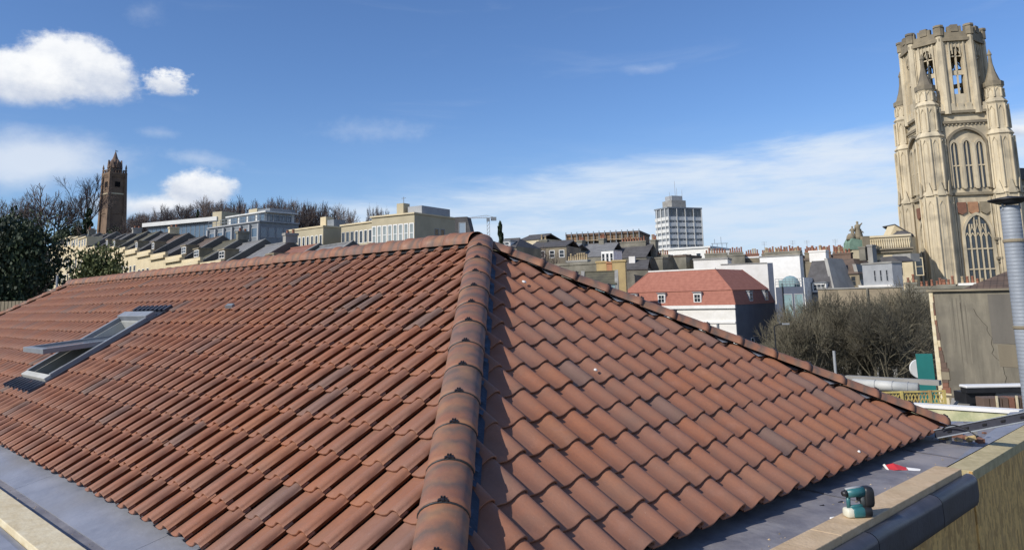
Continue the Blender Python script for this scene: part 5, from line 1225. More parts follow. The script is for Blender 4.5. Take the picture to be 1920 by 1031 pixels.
# ------------------------------------------------------------------ brick tower on the hill
def hill_tower():
    D = 300; FR = rad(8+90); b = P(209, 440, D); zt = lambda y: P(212, y, D)[2]
    z0 = zt(445); t = thing('memorial_tower', 'dark red sandstone tower with spired top on the wooded hill, upper left', 'tower', (b[0], b[1], z0-2), FR+rad(0))
    r = lambda y: zt(y)-z0+2
    h = 3.3
    def box_(mb, e0, e1, z0_, z1_): mb.hexa([(-e0, -e0, z0_), (e0, -e0, z0_), (e0, e0, z0_), (-e0, e0, z0_), (-e1, -e1, z1_), (e1, -e1, z1_), (e1, e1, z1_), (-e1, e1, z1_)])
    mb = MB(); box_(mb, h, h-.45, 0, r(332)); mb.build('shaft', CABOT, t)
    for sx_ in (-1, 1):
        for sy_ in (-1, 1):
            MB().hexa([(sx_*h-.7, sy_*h-.7, 0), (sx_*h+.7, sy_*h-.7, 0), (sx_*h+.7, sy_*h+.7, 0), (sx_*h-.7, sy_*h+.7, 0), (sx_*(h-.4)-.45, sy_*(h-.4)-.45, r(322)), (sx_*(h-.4)+.45, sy_*(h-.4)-.45, r(322)), (sx_*(h-.4)+.45, sy_*(h-.4)+.45, r(322)), (sx_*(h-.4)-.45, sy_*(h-.4)+.45, r(322))]).build('buttress', CABOT, t)
            MB().lathe([(.42, 0), (.3, 1.6), (.45, 1.8), (.05, 3.4)], (sx_*(h-.3), sy_*(h-.3), r(322)), 6).build('pinnacle', CABOT, t)
    for y in (363, 400): mb = MB(); e = h+.15-(.35 if y < 380 else .2); mb.box(-e, e, -e, e, r(y)-.25, r(y)+.25); mb.build('string_course', CREAM if y < 380 else CABOT, t)
    mb = MB(); box_(mb, h-.3, h+.1, r(332), r(326)); mb.box(-h-.1, h+.1, -h-.1, h+.1, r(326), r(323)); mb.build('balcony', CABOT, t)
    for f in range(4):
        a = PI/2*f; c, s = math.cos(a), math.sin(a); q = lambda x, y, z: (x*c-y*s, x*s+y*c, z)
        mb = MB(); mb.box(-1.0, 1.0, -h+.28, -h+.45, r(350), r(340)); o = mb.build('opening', DARKO, t); o.rotation_euler = (0, 0, a)
        mb = MB()
        for x in (-1.3, 0, 1.3): mb.box(x-.18, x+.18, -h+.25, -h+.40, r(412), r(404))
        o = mb.build('slit_window', DARKO, t); o.rotation_euler = (0, 0, a)
        mb = MB()
        for x in np.linspace(-h+.4, h-.4, 7): mb.box(x-.1, x+.1, -h-.0, -h+.2, r(323), r(318))
        mb.box(-h, h, -h-.05, -h+.22, r(318.3), r(317)); o = mb.build('parapet', CABOT, t); o.rotation_euler = (0, 0, a)
    MB().lathe([(2.5, r(326)), (2.4, r(311)), (2.65, r(310)), (2.6, r(308)), (2.2, r(303)), (1.6, r(298)), (1.0, r(294)), (.6, r(288)), (.2, r(281))], (0, 0, 0), 8, rot=PI/8).build('octagonal_spire', RUST, t)
    for k in range(8):
        a = PI/4*k; mb = MB(); mb.prism([(-.8, 0), (.8, 0), (0, 3.2)], 'y', -2.65, -2.1); o = mb.build('gablet', RUST, t, loc=(0, 0, r(313))); o.rotation_euler = (0, 0, a)
        mb = MB(); mb.box(-.35, .35, -2.7, -2.5, 0, 1.4); o = mb.build('opening', BLACK, t, loc=(0, 0, r(321))); o.rotation_euler = (0, 0, a)
    mb = MB(); mb.tube((0, 0, r(282)), (0, 0, r(277)), .12, n=6); mb.box(-.1, .9, -.05, .05, r(279.5), r(278.3)); mb.build('weathervane', BLACK, t)
hill_tower()

# ------------------------------------------------------------------ vegetation
def bare_tree_geo(seed, height, spread=.75, levels=6, trunk_h=.30, r0=.3, nb=(3, 4), minr=.012, up=.10, width=1.0, wob=.16, shrink=(.62, .80)):
    rnd = random.Random(seed); T = MB(); B = MB()
    def grow(p, d, L, r, lev):
        mb = T if lev == 0 else B; n = 6 if lev == 0 else (4 if lev < 3 else 3)
        k = 3 if lev < levels-1 else 2; pts = [p]; ds = []
        for i in range(k):
            d = (d+Vector((rnd.uniform(-1, 1), rnd.uniform(-1, 1), rnd.uniform(-.7, .8)))*wob*(1 if lev else .3)).normalized()
            q = pts[-1]+d*L/k; ra = max(minr, r*(1-.35*i/k)); rb = max(minr, r*(1-.35*(i+1)/k)); mb.tube(pts[-1], q, ra, rb, n, caps=False); pts.append(q); ds.append(d)
        if lev >= levels: return
        c = rnd.randint(*nb); a0 = rnd.uniform(0, 2*PI)
        for j in range(c):
            t = 1.0 if j == 0 else rnd.uniform(.45 if lev else .8, 1.0); i = min(k-1, int(t*k)); base = pts[i]+(pts[i+1]-pts[i])*(t*k-i)
            ax = d.orthogonal().normalized(); ax.rotate(Matrix.Rotation(a0+2.4*j+rnd.uniform(-.4, .4), 3, d))
            ang = spread*(rnd.uniform(.25, .5) if j == 0 else rnd.uniform(.7, 1.15)); nd = (d*math.cos(ang)+ax*math.sin(ang)+Vector((0, 0, up))).normalized()
            grow(base, nd, L*rnd.uniform(*shrink), max(minr, r*(.72 if j == 0 else .55)), lev+1)
    grow(Vector((0, 0, 0)), Vector((rnd.uniform(-.05, .05), 0, 1)).normalized(), height*trunk_h, r0, 0)
    zs = max(v[2] for v in B.v); k = height/zs
    for mb in (T, B): mb.v = [(x*k*width, y*k*width, z*k) for x, y, z in mb.v]
    return T, B
def tree_inst(px, py_base, D, px_h, geo, label, group, name='bare_tree', zlow=None, sc=1.0, rz=None, cat='tree', th=None):
    b = P(px, py_base, D); ztop_ = b[2]+px_h*D/FPX; base_z = ground_z(b[0], b[1])-.15; Hn = ztop_-base_z
    t = thing(name, label, cat, (b[0], b[1], base_z), random.uniform(0, 6.28) if rz is None else rz, group)
    s = Hn/geo[2]; sc *= min(1.0, (px_h*D/FPX)/Hn*1.25); t.scale = (s*sc, s*sc, s)
    inst('trunk', geo[0], t); inst('crown', geo[1], t); return t
def geo(seed, mt, mb_, **k):
    T, B = bare_tree_geo(seed, 12, **k); return (T.mesh('trunk', mt), B.mesh('crown', mb_), 12)
def leaf_tree_geo(seed, h, w, n, size, lm, squash=.8, trunk=.25, clumps=26, conif=False):
    rnd = np.random.RandomState(seed); rr = random.Random(seed)
    cs = []
    for i in range(clumps):
        if conif:
            z = rr.uniform(.08, 1); rr_ = (1-z)*.95+.06; a = rr.uniform(0, 2*PI); cs.append((rr_*w/2*math.cos(a)*.8, rr_*w/2*math.sin(a)*.8, h*z, w*.12*(1.35-z)))
        else:
            a = rr.uniform(0, 2*PI); z = rr.uniform(-1, 1); q = math.sqrt(1-z*z)*rr.uniform(.5, 1)
            cs.append((w/2*.74*q*math.cos(a), w/2*.74*q*math.sin(a), h*(.56+.36*z*.9), rr.uniform(.15, .28)*w/2*1.5))
    c = np.array(cs)[rnd.randint(0, clumps, n)]
    d = rnd.normal(size=(n, 3)); d /= np.linalg.norm(d, axis=1)[:, None]; rad_ = rnd.uniform(.35, 1., (n, 1))**.5
    p = c[:, :3]+d*rad_*c[:, 3:4]*np.array([1, 1, squash])*(1+.25*rnd.normal(size=(n, 1))*.5)
    a = rnd.normal(size=(n, 3)); a /= np.linalg.norm(a, axis=1)[:, None]; b = np.cross(a, rnd.normal(size=(n, 3))); b /= np.linalg.norm(b, axis=1)[:, None]
    s = size*rnd.uniform(.6, 1.4, (n, 1)); V_ = np.stack([p-a*s-b*s*.5, p+a*s-b*s*.5, p+a*s*.7+b*s*.6, p-a*s*.7+b*s*.6], 1).reshape(-1, 3)
    me = bpy.data.meshes.new('crown'); me.from_pydata(V_.tolist(), [], np.arange(4*n).reshape(-1, 4).tolist()); me.materials.append(lm)
    T, B = bare_tree_geo(seed, h*.80, levels=3, r0=.03*h, minr=.012*h/4, trunk_h=.4, spread=.7)
    T.add(B.v, B.f); return (T.mesh('trunk', BARK), me, h)
ORD = ['first', 'second', 'third', 'fourth', 'fifth', 'sixth', 'seventh', 'eighth', 'ninth', 'tenth', 'eleventh', 'twelfth', 'thirteenth', 'fourteenth', 'fifteenth', 'sixteenth', 'seventeenth', 'eighteenth', 'nineteenth', 'twentieth']
def vegetation():
    g = [geo(11, BARK, TWIGP, levels=5, r0=.26, nb=(3, 5)), geo(12, BARK, TWIGP, levels=6, spread=.65, trunk_h=.34, up=.16, r0=.24), geo(15, BARK, TWIGP, levels=6, spread=.85, trunk_h=.22, r0=.26)]
    # the three large bare trees left of the brick tower
    tree_inst(46, 452, 240, 92, g[1], 'bare winter tree leftmost on the hill, above the dark evergreen', 'large bare trees left of the brick tower')
    tree_inst(78, 470, 235, 132, g[0], 'tall forked bare winter tree between the dark evergreen and the tower', 'large bare trees left of the brick tower', rz=1.)
    tree_inst(108, 462, 238, 92, g[2], 'leaning bare winter tree in the middle of the group left of the tower', 'large bare trees left of the brick tower')
    tree_inst(160, 455, 235, 132, g[1], 'tall bare winter tree immediately left of the brick tower', 'large bare trees left of the brick tower', rz=2.2)
    tree_inst(10, 460, 240, 90, g[2], 'bare winter tree at the left edge of the photo above the evergreen', 'large bare trees left of the brick tower')
    cnt = {}
    for x in range(238, 660, 12):
        top = np.interp(x, [238, 262, 300, 350, 380, 430, 470, 520, 560, 600, 625, 655], [405, 392, 388, 386, 372, 374, 372, 374, 374, 376, 378, 402])+random.uniform(-8, 4)
        base = 452; D = random.uniform(232, 262); 
        near = 'above the white-edged flat roof' if x < 410 else ('above the glass-fronted building' if x < 545 else 'above the small beige building')
        tree_inst(x+random.uniform(-3, 3), base, D, base-top, random.choice(g), '%s from the left of the hilltop bare trees %s' % (ORD[cnt.setdefault(near, 0)], near), 'bare trees along the hilltop %s' % near, sc=random.uniform(.7, 1.0)); cnt[near] += 1
    for i, (x, top) in enumerate(((246, 402), (268, 396), (300, 400), (326, 398))):
        tree_inst(x, 450, 222, 450-top, g[2], 'dense low bare tree, %s to the right of the brick tower' % ORD[i], 'dense bare trees right of the brick tower', sc=1.2)
    for i, (x, top) in enumerate(((697, 380), (712, 378), (724, 384))): tree_inst(x, 432, 210, 432-top, random.choice(g), '%s bare tree of the clump rising left of the largest beige building' % ('left', 'middle', 'right')[i], 'bare trees behind the largest beige building', sc=.7)
    # bare shrubs near the middle roofs
    for i, (x, top) in enumerate(((1008, 458), (1022, 452))): tree_inst(x, 500, 105, 500-top, g[2], '%s of two bare shrubs between the rooftops right of the apex' % ('left', 'right')[i], 'bare shrubs right of the roof apex')
    # evergreens
    e1 = leaf_tree_geo(3, 10, 9.5, 42000, .085, LEAFD, clumps=70); e2 = leaf_tree_geo(4, 10, 10.5, 14000, .15, LEAFM, clumps=34); e3 = leaf_tree_geo(5, 10, 6, 5000, .22, LEAFD, clumps=40, conif=True); e4 = leaf_tree_geo(8, 10, 9, 5000, .22, LEAFD, clumps=24)
    def lt(px, yb, D, h, gg, label, sc=1., group=None, name='evergreen_tree'): tree_inst(px, yb, D, h, gg, label, group, name=name, sc=sc)
    lt(-2, 660, 58, 268, e1, 'big dark evergreen tree at the left edge of the photo, behind our roof', .92)
    lt(-45, 640, 62, 215, e1, 'dark evergreen tree cut by the left edge, beside the bigger one', 1.)
    lt(181, 560, 92, 97, e2, 'round mid-green tree in front of the cream terrace', 1.15, name='green_tree')
    lt(164, 446, 228, 54, e3, 'dark conifer immediately left of the brick tower', 1.3)
    lt(140, 448, 230, 36, e4, 'low dark evergreen left of the conifer below the bare trees', 1.2)
    lt(212, 446, 228, 24, e4, 'low dark evergreen at the foot of the brick tower', 2.1)
    lt(120, 450, 232, 26, e4, 'low dark evergreen above the left end of the terrace', 1.6)
    lt(370, 425, 225, 30, e3, 'small dark conifer above the white-edged flat roof', 1.)
    lt(938, 447, 84, 27, e3, 'small dark fir tree just right of our roof apex', 2.2)
    for x, y, h in ((1183, 0, 0),): pass
    # hedgy skyline mass on the hill, seen between the trees
    n = 7000; rnd = np.random.RandomState(2); xs2 = rnd.uniform(228, 650, n); vs = []
    ptop = np.interp(xs2, [228, 300, 380, 600, 650], [416, 408, 398, 400, 422]); yy = ptop+20+rnd.uniform(0, 1, n)**1.2*(440-ptop); DD = rnd.uniform(266, 272, n)
    fs = []
    for i in range(n):
        p = P(xs2[i], yy[i], DD[i]); a = rnd.normal(size=3); a /= np.linalg.norm(a); b = rnd.normal(size=3); b /= np.linalg.norm(b); s = .45
        vs += [p-a*s, p+a*s, p+b*s*.5]; fs.append((3*i, 3*i+1, 3*i+2))
    MB().add(vs, fs).build('undergrowth', TWIGP, None, 'brown mass of twigs and undergrowth between the hilltop trees', 'undergrowth', kind='stuff')
    # the near street trees behind our right-hand hip
    q = [geo(21, BARK, TWIG, levels=7, spread=.70, r0=.15, minr=.010, trunk_h=.20, up=.22, nb=(3, 4), shrink=(.66, .84)), geo(22, BARK, TWIG, levels=7, spread=.78, r0=.15, minr=.010, trunk_h=.17, up=.18, nb=(3, 4), shrink=(.66, .84))]
    for i, (x, top, D, s_, lb) in enumerate(((1500, 570, 52, .85, 'leftmost of the dense bare street trees, in front of the dark side wall'), (1545, 560, 57, .95, 'dense bare street tree second from the left'), (1580, 548, 54, 1.0, 'dense bare street tree third from the left'), (1628, 560, 56, .9, 'dense bare street tree fourth from the left, before the tan back wall'), (1668, 550, 50, 1.0, 'dense bare street tree third from the stained rendered wall'), (1712, 538, 56, 1.05, 'tallest dense bare street tree, beside the stained rendered wall'), (1752, 548, 60, .9, 'dense bare street tree mostly behind the stained rendered wall'))):
        tree_inst(x, 735, D, (735-top)*1.10, q[i % 2], lb, 'dense bare street trees', sc=s_)
vegetation()

# ------------------------------------------------------------------ street level behind the trees
def thicket():
    # tangle of bare shoots filling in beneath and between the street trees
    n = 6500; rnd = np.random.RandomState(12); vs = []; fs = []
    for i in range(n):
        x = rnd.uniform(1450, 1750); D = rnd.uniform(50, 60); g_ = P(x, 700, D); zg = ground_z(g_[0], g_[1])
        hmax = 3.2+1.6*math.sin(x*.045)+1.2*math.sin(x*.11+1); zg += 2.0; z = zg+rnd.uniform(0, 1)**1.1*hmax; L_ = rnd.uniform(.25, .8)
        d = np.array([rnd.normal()*.45, rnd.normal()*.45, 1.]); d /= np.linalg.norm(d); p = np.array([g_[0], g_[1], z]); w_ = np.array([RR[0], RR[1], 0])*.012
        vs += [p-w_, p+w_, p+d*L_]; fs.append((3*i, 3*i+1, 3*i+2))
    MB().add(vs, fs).build('thicket', TWIG, None, 'tangle of bare shoots under the street trees', 'thicket', kind='stuff')
thicket()
def street():
    t, W, d, H = blockf(1500, 74, 1740, 70, 652, depth=8, kitname='low_building', label='low brown stone building with dark doorways behind the bare street trees', cat='building')
    BS = mat('dim_brown_stone', (.17, .145, .10), (.10, .085, .06), .6, .9, .3, 3)
    walls(t, W, d, H, BS); MB().box(-.2, W+.2, -.35, -.003, H-.5, H-.1).build('cornice', CONC, t); MB().box(-.1, W+.1, -.2, -.003, H-1.6, H-1.35).build('string_course', BS, t)
    for i in range(7): MB().box(W*(.06+.14*i), W*(.06+.14*i)+1.1, -.05, .02, H-4.6, H-2.0).build('doorway', DARKO, t)
    for i in range(8): MB().box(W*(.02+.14*i), W*(.02+.14*i)+.35, -.25, -.003, 0, H-1.65).build('pilaster', CONC, t)
    p = P(1458, 700, 47); zt = P(1458, 612, 47)[2]; zb = ground_z(p[0], p[1])
    t = thing('street_lamp', 'slim black street lamp with a curved arm in front of the bare trees', 'street lamp', (p[0], p[1], zb), math.atan2(RR[1], RR[0])); h = zt-zb
    mb = MB(); mb.tube((0, 0, 0), (0, 0, h), .07, .045, 8); mb.tube((0, 0, h), (.22, 0, h+.10), .035, n=6); mb.tube((.22, 0, h+.10), (.55, 0, h+.12), .035, n=6); mb.build('post', BLACK, t)
    MB().box(.5, .95, -.07, .07, h+.07, h+.17).build('lamp_head', GREYP, t, bevel=.02)
    p = P(1567, 700, 30); zt = P(1567, 658, 30)[2]
    t = thing('pale_post', 'thin pale grey post standing in front of the bare trees', 'post', (p[0], p[1], ground_z(p[0], p[1]))); MB().tube((0, 0, 0), (0, 0, zt-t.location[2]), .06, .055, 8).build('post', GREYP, t)
    p = P(104, 575, 40); zt = P(104, 517, 40)[2]
    t = thing('pale_post', 'thin pale post beside the dark evergreen on the left', 'post', (p[0], p[1], ground_z(p[0], p[1]))); MB().tube((0, 0, 0), (0, 0, zt-t.location[2]), .05, .05, 8).build('post', GREYP, t)
    # a road between
    mb = MB(); vs = [P(1400, 700, 62), P(1760, 690, 62), P(1760, 690, 44), P(1400, 700, 44)]
    vs = [(v[0], v[1], ground_z(v[0], v[1])+.06) for v in vs]; mb.add(vs, [(0, 1, 2, 3)]); mb.build('road', ASPH, kind='structure')
    # dim fence on far left
    t = thing('garden_fence', 'dark timber fence below the evergreen at the left edge', 'fence', tuple(P(-60, 590, 34)), math.atan2(RR[1], RR[0]))
    for i in range(30): MB().box(i*.16, i*.16+.13, 0, .03, -3, .55).build('slat', STONED, t)
    MB().box(0, 4.9, .035, .09, .2, .3).build('rail', STONED, t)
street()

# ------------------------------------------------------------------ stained wall building, flue and clutter at the right
STAIN1 = mat('dark_run_off', (.165, .147, .112), (.12, .108, .085), 5, .95, .3, 9, streak=True); STAIN2 = mat('pale_run_off', (.25, .222, .168), (.19, .17, .13), 5, .95, .3, 9, streak=True)
def right_side():
    t, W, d, H = blockf(1745, 27.5, 1960, 24.5, 545, depth=7, kitname='rendered_building', label='building with a large stained grey-brown rendered wall and broken brick left edge', cat='building', base_in=2)
    walls(t, W, d, H, RENDER)
    MB().box(-.10, W, -.12, .25, H+.003, H+.07).build('coping', STONED, t)
    # run-off streaks and a hairline of cracks on the render
    rs_ = random.Random(31)
    for i in range(12):
        x = rs_.uniform(.6, W*.9); w_ = rs_.uniform(.015, .04); l_ = rs_.uniform(.8, 3.2); top_ = H-rs_.uniform(.05, .5)
        MB().add([(x-w_, -.004, top_), (x+w_, -.004, top_), (x+w_*.4, -.004, top_-l_), (x-w_*.3, -.004, top_-l_*.95)], [(3, 2, 1, 0)]).build('run_off_stain', STAIN1 if i % 3 else STAIN2, t)
    ck = MB(); x, z = 1.4, H-.6
    for i in range(22):
        x2, z2 = x+rs_.uniform(-.10, .16), z-rs_.uniform(.08, .22); ck.add([(x-.006, -.0065, z), (x+.006, -.0065, z), (x2+.006, -.0065, z2), (x2-.006, -.0065, z2)], [(3, 2, 1, 0)]); x, z = x2, z2
    ck.build('crack', DARKO, t)
    # broken edge of bare brick and cream render on the left corner
    z = H-.15; rnd = random.Random(5); i = 0
    while z > H-6.5:
        hh_ = rnd.uniform(.10, .28); wv = .10+.30*smst(H-z, .5, 3.2)*rnd.uniform(.5, 1)
        MB().box(.005, wv, -.035, -.002, z-hh_, z-.008).build('brick_patch', rnd.choice([BRICKR, RUST, STONED, CREAM]), t); z -= hh_
    z = H
    while z > H-7:
        hh_ = rnd.uniform(.35, .8); MB().box(-.05, .06+rnd.uniform(-.01, .05), -.06, .4, z-hh_, z-.004).build('quoin', CREAMT, t); z -= hh_
    # lighter and darker patches of render as real patches
    MB().box(W*.52, W*.80, -.012, -.001, H-1.75, H-.12).build('render_patch', mat('grey_render_patch', (.175, .158, .130), (.115, .105, .09), .7, .9, .3, 5, streak=True), t)
    MB().box(W*.56, W*.76, -.012, -.001, H-2.5, H-1.78).build('render_patch', mat('tan_render_patch', (.225, .19, .13), (.16, .135, .095), .7, .9, .3, 5, streak=True), t)
    # tiled hip roof behind it
    t, W, d, H = blockf(1806, 33, 1990, 31, 541, depth=6, kitname='brown_tiled_roof', label='brown pantiled hipped roof behind the stained wall, left of the steel flue', cat='house')
    walls(t, W, d, H, STONED)
    mb = MB(); apx = P(1888, 508, 34); loc = Matrix.Rotation(-t.rotation_euler[2], 3, 'Z') @ (Vector(apx)-t.location)
    mb.add([(-.1, -.1, H), (W, -.1, H), (W, d, H), (-.1, d, H), (loc.x, d*.4, loc.z), (W, d*.4, loc.z)], [(0, 1, 5, 4), (2, 3, 4, 5), (3, 0, 4)]); mb.build('roof', course_mat('brown_pantiles', (.15, .10, .07), (.085, .06, .045), .22, vstep=.24), t)
    # teal board with the round white disc behind it
    D = 21; p = P(1738, 745, D)
    t = thing('teal_board', 'tall teal green board standing against the left edge of the stained wall', 'board', (p[0], p[1], p[2]-.6), math.atan2(RR[1], RR[0])-.15)
    hT = P(1738, 664, D)[2]-t.location[2]
    MB().hexa([(-.15, 0, 0), (.27, 0, 0), (.27, .05, 0), (-.15, .05, 0), (-.17, 0, hT), (.25, 0, hT), (.25, .05, hT), (-.17, .05, hT)]).build('panel', TEAL, t)
    p = P(1724, 691, D+.7)
    t = thing('round_sign', 'round white disc with a dark mark, half hidden behind the teal board', 'sign', tuple(p), math.atan2(RR[1], RR[0]))
    mb = MB(); mb.tube((0, 0, 0), (0, .06, 0), .26, n=28); mb.build('disc', WHITEP, t)
    mb = MB(); mb.lathe([(.10, 0), (.085, .012)], (0, 0, 0), 14); o = mb.build('mark', BLACK, t); o.rotation_euler = (PI/2, 0, 0); o.scale = (.7, 1, 1.25); o.location = (.06, -.004, -.04)
    MB().tube((.0, .1, -2.5), (0, .1, .1), .04, n=8).build('pole', GREYM, t)
    # big pale pipe
    D = 19; a = P(1600, 719, D+1); b = P(1722, 728, D)
    t = thing('pale_duct', 'long pale grey duct running behind the hip towards the teal board', 'duct', tuple(a)); v_ = Vector(b)-Vector(a)
    MB().tube((0, 0, 0), tuple(v_), .135, n=12).build('duct', mat('pale_duct_metal', (.50, .50, .47), (.36, .37, .36), 2, .55, .2, 6), t, smooth_=True)
    for k in (.35, .62, .85): MB().tube(tuple(v_*k), tuple(v_*(k+.008)), .15, n=12).build('collar', GREYP, t)
    MB().box(-.3, 2.0, .2, .40, .05, .17).build('ledge', CONC, t)
    # yellow lattice barrier
    D = 14.5; p0 = P(1660, 736, D); p1 = P(1772, 741, D); t = thing('yellow_lattice', 'yellow crossed lattice barrier beyond the far hip corner', 'barrier', tuple(p0), math.atan2(p1[1]-p0[1], p1[0]-p0[0])); Wl = float(np.hypot(*(p1-p0)[:2])); hl = .52
    mb = MB(); n = 17
    for i in range(n):
        x = Wl*i/n; w_ = Wl/n
        mb.tube((x, 0, -.02), (x+w_, 0, -.20), .010, n=4); mb.tube((x+w_, .012, -.02), (x, .012, -.20), .010, n=4)
    mb.build('lattice', YELP, t)
    MB().box(-.05, Wl, -.02, .02, -.01, .02).build('top_rail', YELP, t); MB().box(-.05, Wl, -.02, .02, -.24, -.205).build('bottom_rail', YELP, t)
    for x in (.27, Wl-.05, .98*Wl-.3): MB().box(x, x+.05, -.035, -.021, -hl, .03).build('post', YELP, t)
    # stained board wall
    D = 12.5; a = P(1690, 757, D+.8); b = P(1912, 771, D-.6)
    t = thing('stained_parapet', 'cream parapet wall stained green and rust with a white top edge', 'wall', tuple(a), math.atan2(b[1]-a[1], b[0]-a[0])); Wl = float(np.hypot(*(b-a)[:2])); dz = float(b[2]-a[2])
    MB().hexa([(0, 0, -.9), (Wl, 0, -.9+dz), (Wl, .12, -.9+dz), (0, .12, -.9), (0, 0, -.04), (Wl, 0, dz-.04), (Wl, .12, dz-.04), (0, .12, -.04)]).build('wall', STAINB, t)
    MB().hexa([(0, -.03, -.037), (Wl, -.03, dz-.037), (Wl, .16, dz-.037), (0, .16, -.037), (0, -.03, .02), (Wl, -.03, dz+.02), (Wl, .16, dz+.02), (0, .16, .02)]).build('coping', WHITEP, t)
    # grey flat beside it
    t = thing('grey_flat', 'small pale grey flat roof piece at the end of the far hip', 'flat roof', tuple(P(1780, 790, 10.5)), math.atan2(RR[1], RR[0]))
    MB().hexa([(-.15, -.5, -.45), (.9, -.5, -.45), (.9, .5, -.45), (-.15, .5, -.45), (-.15, -.5, -.16), (.9, -.5, -.18), (.9, .5, -.10), (-.15, .5, -.06)]).build('sheet', LEAD2, t)
    # steel channel
    a = Vector(P(1757, 818, 8.9)); b = Vector(P(1935, 784, 7.9))
    t = thing('steel_channel', 'grey metal channel with a bright top edge at the end of the hip', 'channel', tuple(a), math.atan2(b.y-a.y, b.x-a.x)); Lc = math.hypot(b.x-a.x, b.y-a.y); dz = b.z-a.z
    def slab(x0, x1, y0, y1, z0, z1, e=0): 
        k = dz/Lc; return MB().hexa([(x0, y0, z0+k*x0), (x1, y0, z0+k*x1), (x1, y1, z0+k*x1), (x0, y1, z0+k*x0), (x0, y0, z1+k*x0), (x1, y0, z1+k*x1), (x1, y1, z1+k*x1), (x0, y1, z1+k*x0)])
    slab(-.03, Lc, 0, .02, -.01, .070).build('web', DARKM, t); slab(-.03, Lc, -.012, .03, .072, .082).build('top_flange', GALV, t); slab(-.03, Lc, -.05, .02, -.025, -.012).build('bottom_flange', GALV, t)
    for i in range(5): slab(.15+i*.22, .20+i*.22, -.012, -.001, .02, .040).build('slot', BLACK, t)
    # loop of cable on it
    cu = MB(); prev = None
    for i in range(13):
        tt = i/12; q = (.10+.42*tt, -.03-.05*math.sin(tt*PI), .09+.085*math.sin(tt*PI)**.8)
        if prev: cu.tube(prev, q, .008, n=6)
        prev = q
    o = cu.build('cable_loop', BLACK, None, 'loop of black cable hanging over the metal channel', 'cable', loc=tuple(a)); o.rotation_euler = (0, 0, t.rotation_euler[2])
    # rubble in the corner
    rnd = random.Random(9); cen = onz(1800, 828, ZG+.02)
    for i in range(16):
        mb = MB(); s = rnd.uniform(.02, .055); pts = [(rnd.uniform(.6, 1)*s*a_, rnd.uniform(.6, 1)*s*b_, rnd.uniform(.6, 1)*s*c_) for a_, b_, c_ in ((-1, -1, -.6), (1, -1, -.6), (1, 1, -.6), (-1, 1, -.6), (-1, -1, .6), (1, -1, .6), (1, 1, .6), (-1, 1, .6))]
        mb.hexa(pts); o = mb.build('rubble', rnd.choice([BRICKR, CONC, STONED, BLACK, YELS]), None, 'loose lump in the rubble pile at the end of the right-hand gutter', 'rubble', 'rubble lumps at the end of the right-hand gutter', loc=(cen[0]+rnd.uniform(-.16, .22), cen[1]+rnd.uniform(-.3, .45), cen[2]+s*.3+.01+rnd.uniform(0, .05)))
        o.rotation_euler = (rnd.uniform(-.3, .3), rnd.uniform(-.3, .3), rnd.uniform(0, 3))
    # flat roof with white trim and things beneath
    D = 16; a = P(1812, 728, D)
    t = thing('white_edged_canopy', 'flat canopy with a bright white edge in front of the stained wall', 'canopy', tuple(a), math.atan2(RR[1], RR[0])-.05)
    MB().box(0, 2.2, 0, .30, .0, .055).build('edge', WHITEP, t, bevel=.02); MB().box(.02, 2.2, .02, .28, -.10, -.003).build('underside', BLACK, t)
    MB().box(.03, .40, .1, .6, -.32, -.105).build('bracket', BLACK, t); MB().prism([(.28, -.42), (.52, -.42), (.62, -.105), (.40, -.105)], 'y', .1, .5).build('strut', BLACK, t)
    MB().box(.66, 2.2, .15, .25, -.30, -.104).build('back_panel', GREYP, t)
    t = thing('low_tiled_ledge', 'low ledge of reddish tiles with cream posts below the canopy', 'ledge', tuple(P(1845, 752, 15)), math.atan2(RR[1], RR[0])-.05)
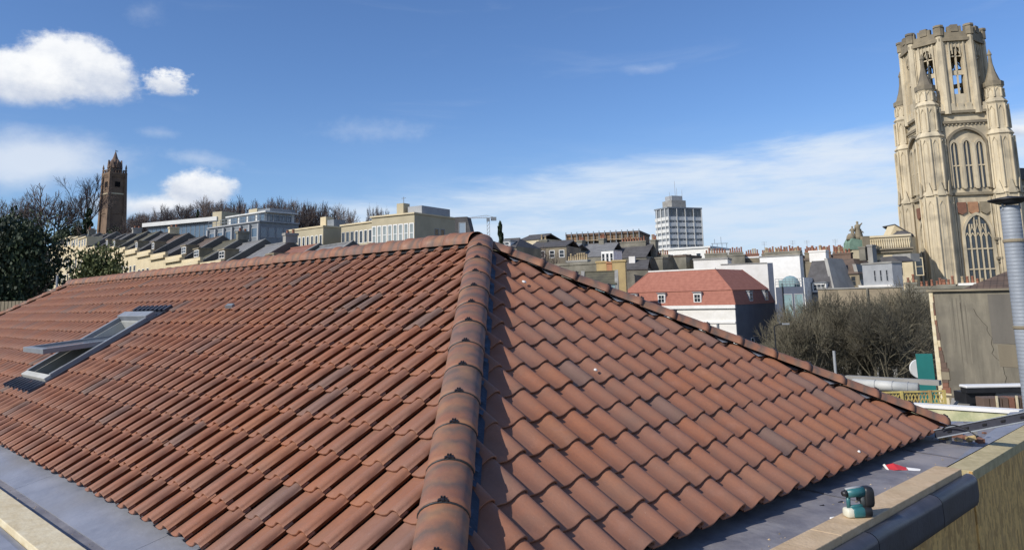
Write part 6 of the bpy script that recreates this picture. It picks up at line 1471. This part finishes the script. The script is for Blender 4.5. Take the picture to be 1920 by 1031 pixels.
    for i in range(12): MB().box(i*.12, i*.12+.10, 0, .3, -.16, .06).build('tile', random.choice([RUST, BRICKR]), t)
    for x in (.22, .60, 1.0): MB().box(x, x+.03, -.04, -.005, -.2, .1).build('post', CREAMT, t)
    t = thing('broken_coping', 'broken pale coping stones at the foot of the stained wall', 'rubble', tuple(P(1800, 748, 17)), math.atan2(RR[1], RR[0]))
    MB().hexa([(-.1, 0, -.25), (.5, 0, -.25), (.5, .3, -.25), (-.1, .3, -.25), (-.02, 0, .0), (.34, 0, .05), (.30, .3, .06), (.0, .3, .02)]).build('stone', CONC, t)
    MB().hexa([(-.35, -.1, .06), (.25, -.1, .0), (.25, .0, .0), (-.35, .0, .06), (-.35, -.1, .10), (.25, -.1, .045), (.25, .0, .045), (-.35, .0, .10)]).build('stick', STONED, t)
    # the flue
    D = 9.6; p = P(1918, 700, D); ztop = P(1893, 386, D)[2]; pt_ = P(1893, 386, D)
    t = thing('steel_flue', 'tall ribbed galvanised flue pipe with a flat cowl at the right edge', 'flue', (pt_[0], pt_[1], ztop-4.2), 0)
    R0 = .108; mb = MB(); prof = []
    z = 0
    while z < 4.18:
        prof += [(R0, z), (R0+.0022, z+.006), (R0, z+.012)]; z += .045
    prof += [(R0, 4.2)]; mb.lathe(prof, (0, 0, 0), 24); mb.build('pipe', GALV, t, smooth_=True)
    for zc in (4.2-.46, 4.2-1.52): MB().lathe([(R0+.004, zc), (R0+.012, zc+.008), (R0+.012, zc+.035), (R0+.004, zc+.043)], (0, 0, 0), 24).build('collar', STONED, t)
    MB().lathe([(R0*1.02, 4.20), (.23, 4.245), (.235, 4.262), (.12, 4.285), (.02, 4.30)], (0, 0, .02), 28).build('cowl', BLACK, t, smooth_=True)
    for k in range(3): a_ = 2*PI*k/3; MB().box(R0*math.cos(a_)-.01, R0*math.cos(a_)+.01, R0*math.sin(a_)-.01, R0*math.sin(a_)+.01, 4.15, 4.27).build('cowl_leg', GREYM, t)
    MB().box(-.35, .35, -.35, .35, -3.5, .0).build('plinth', CONC, t)
right_side()
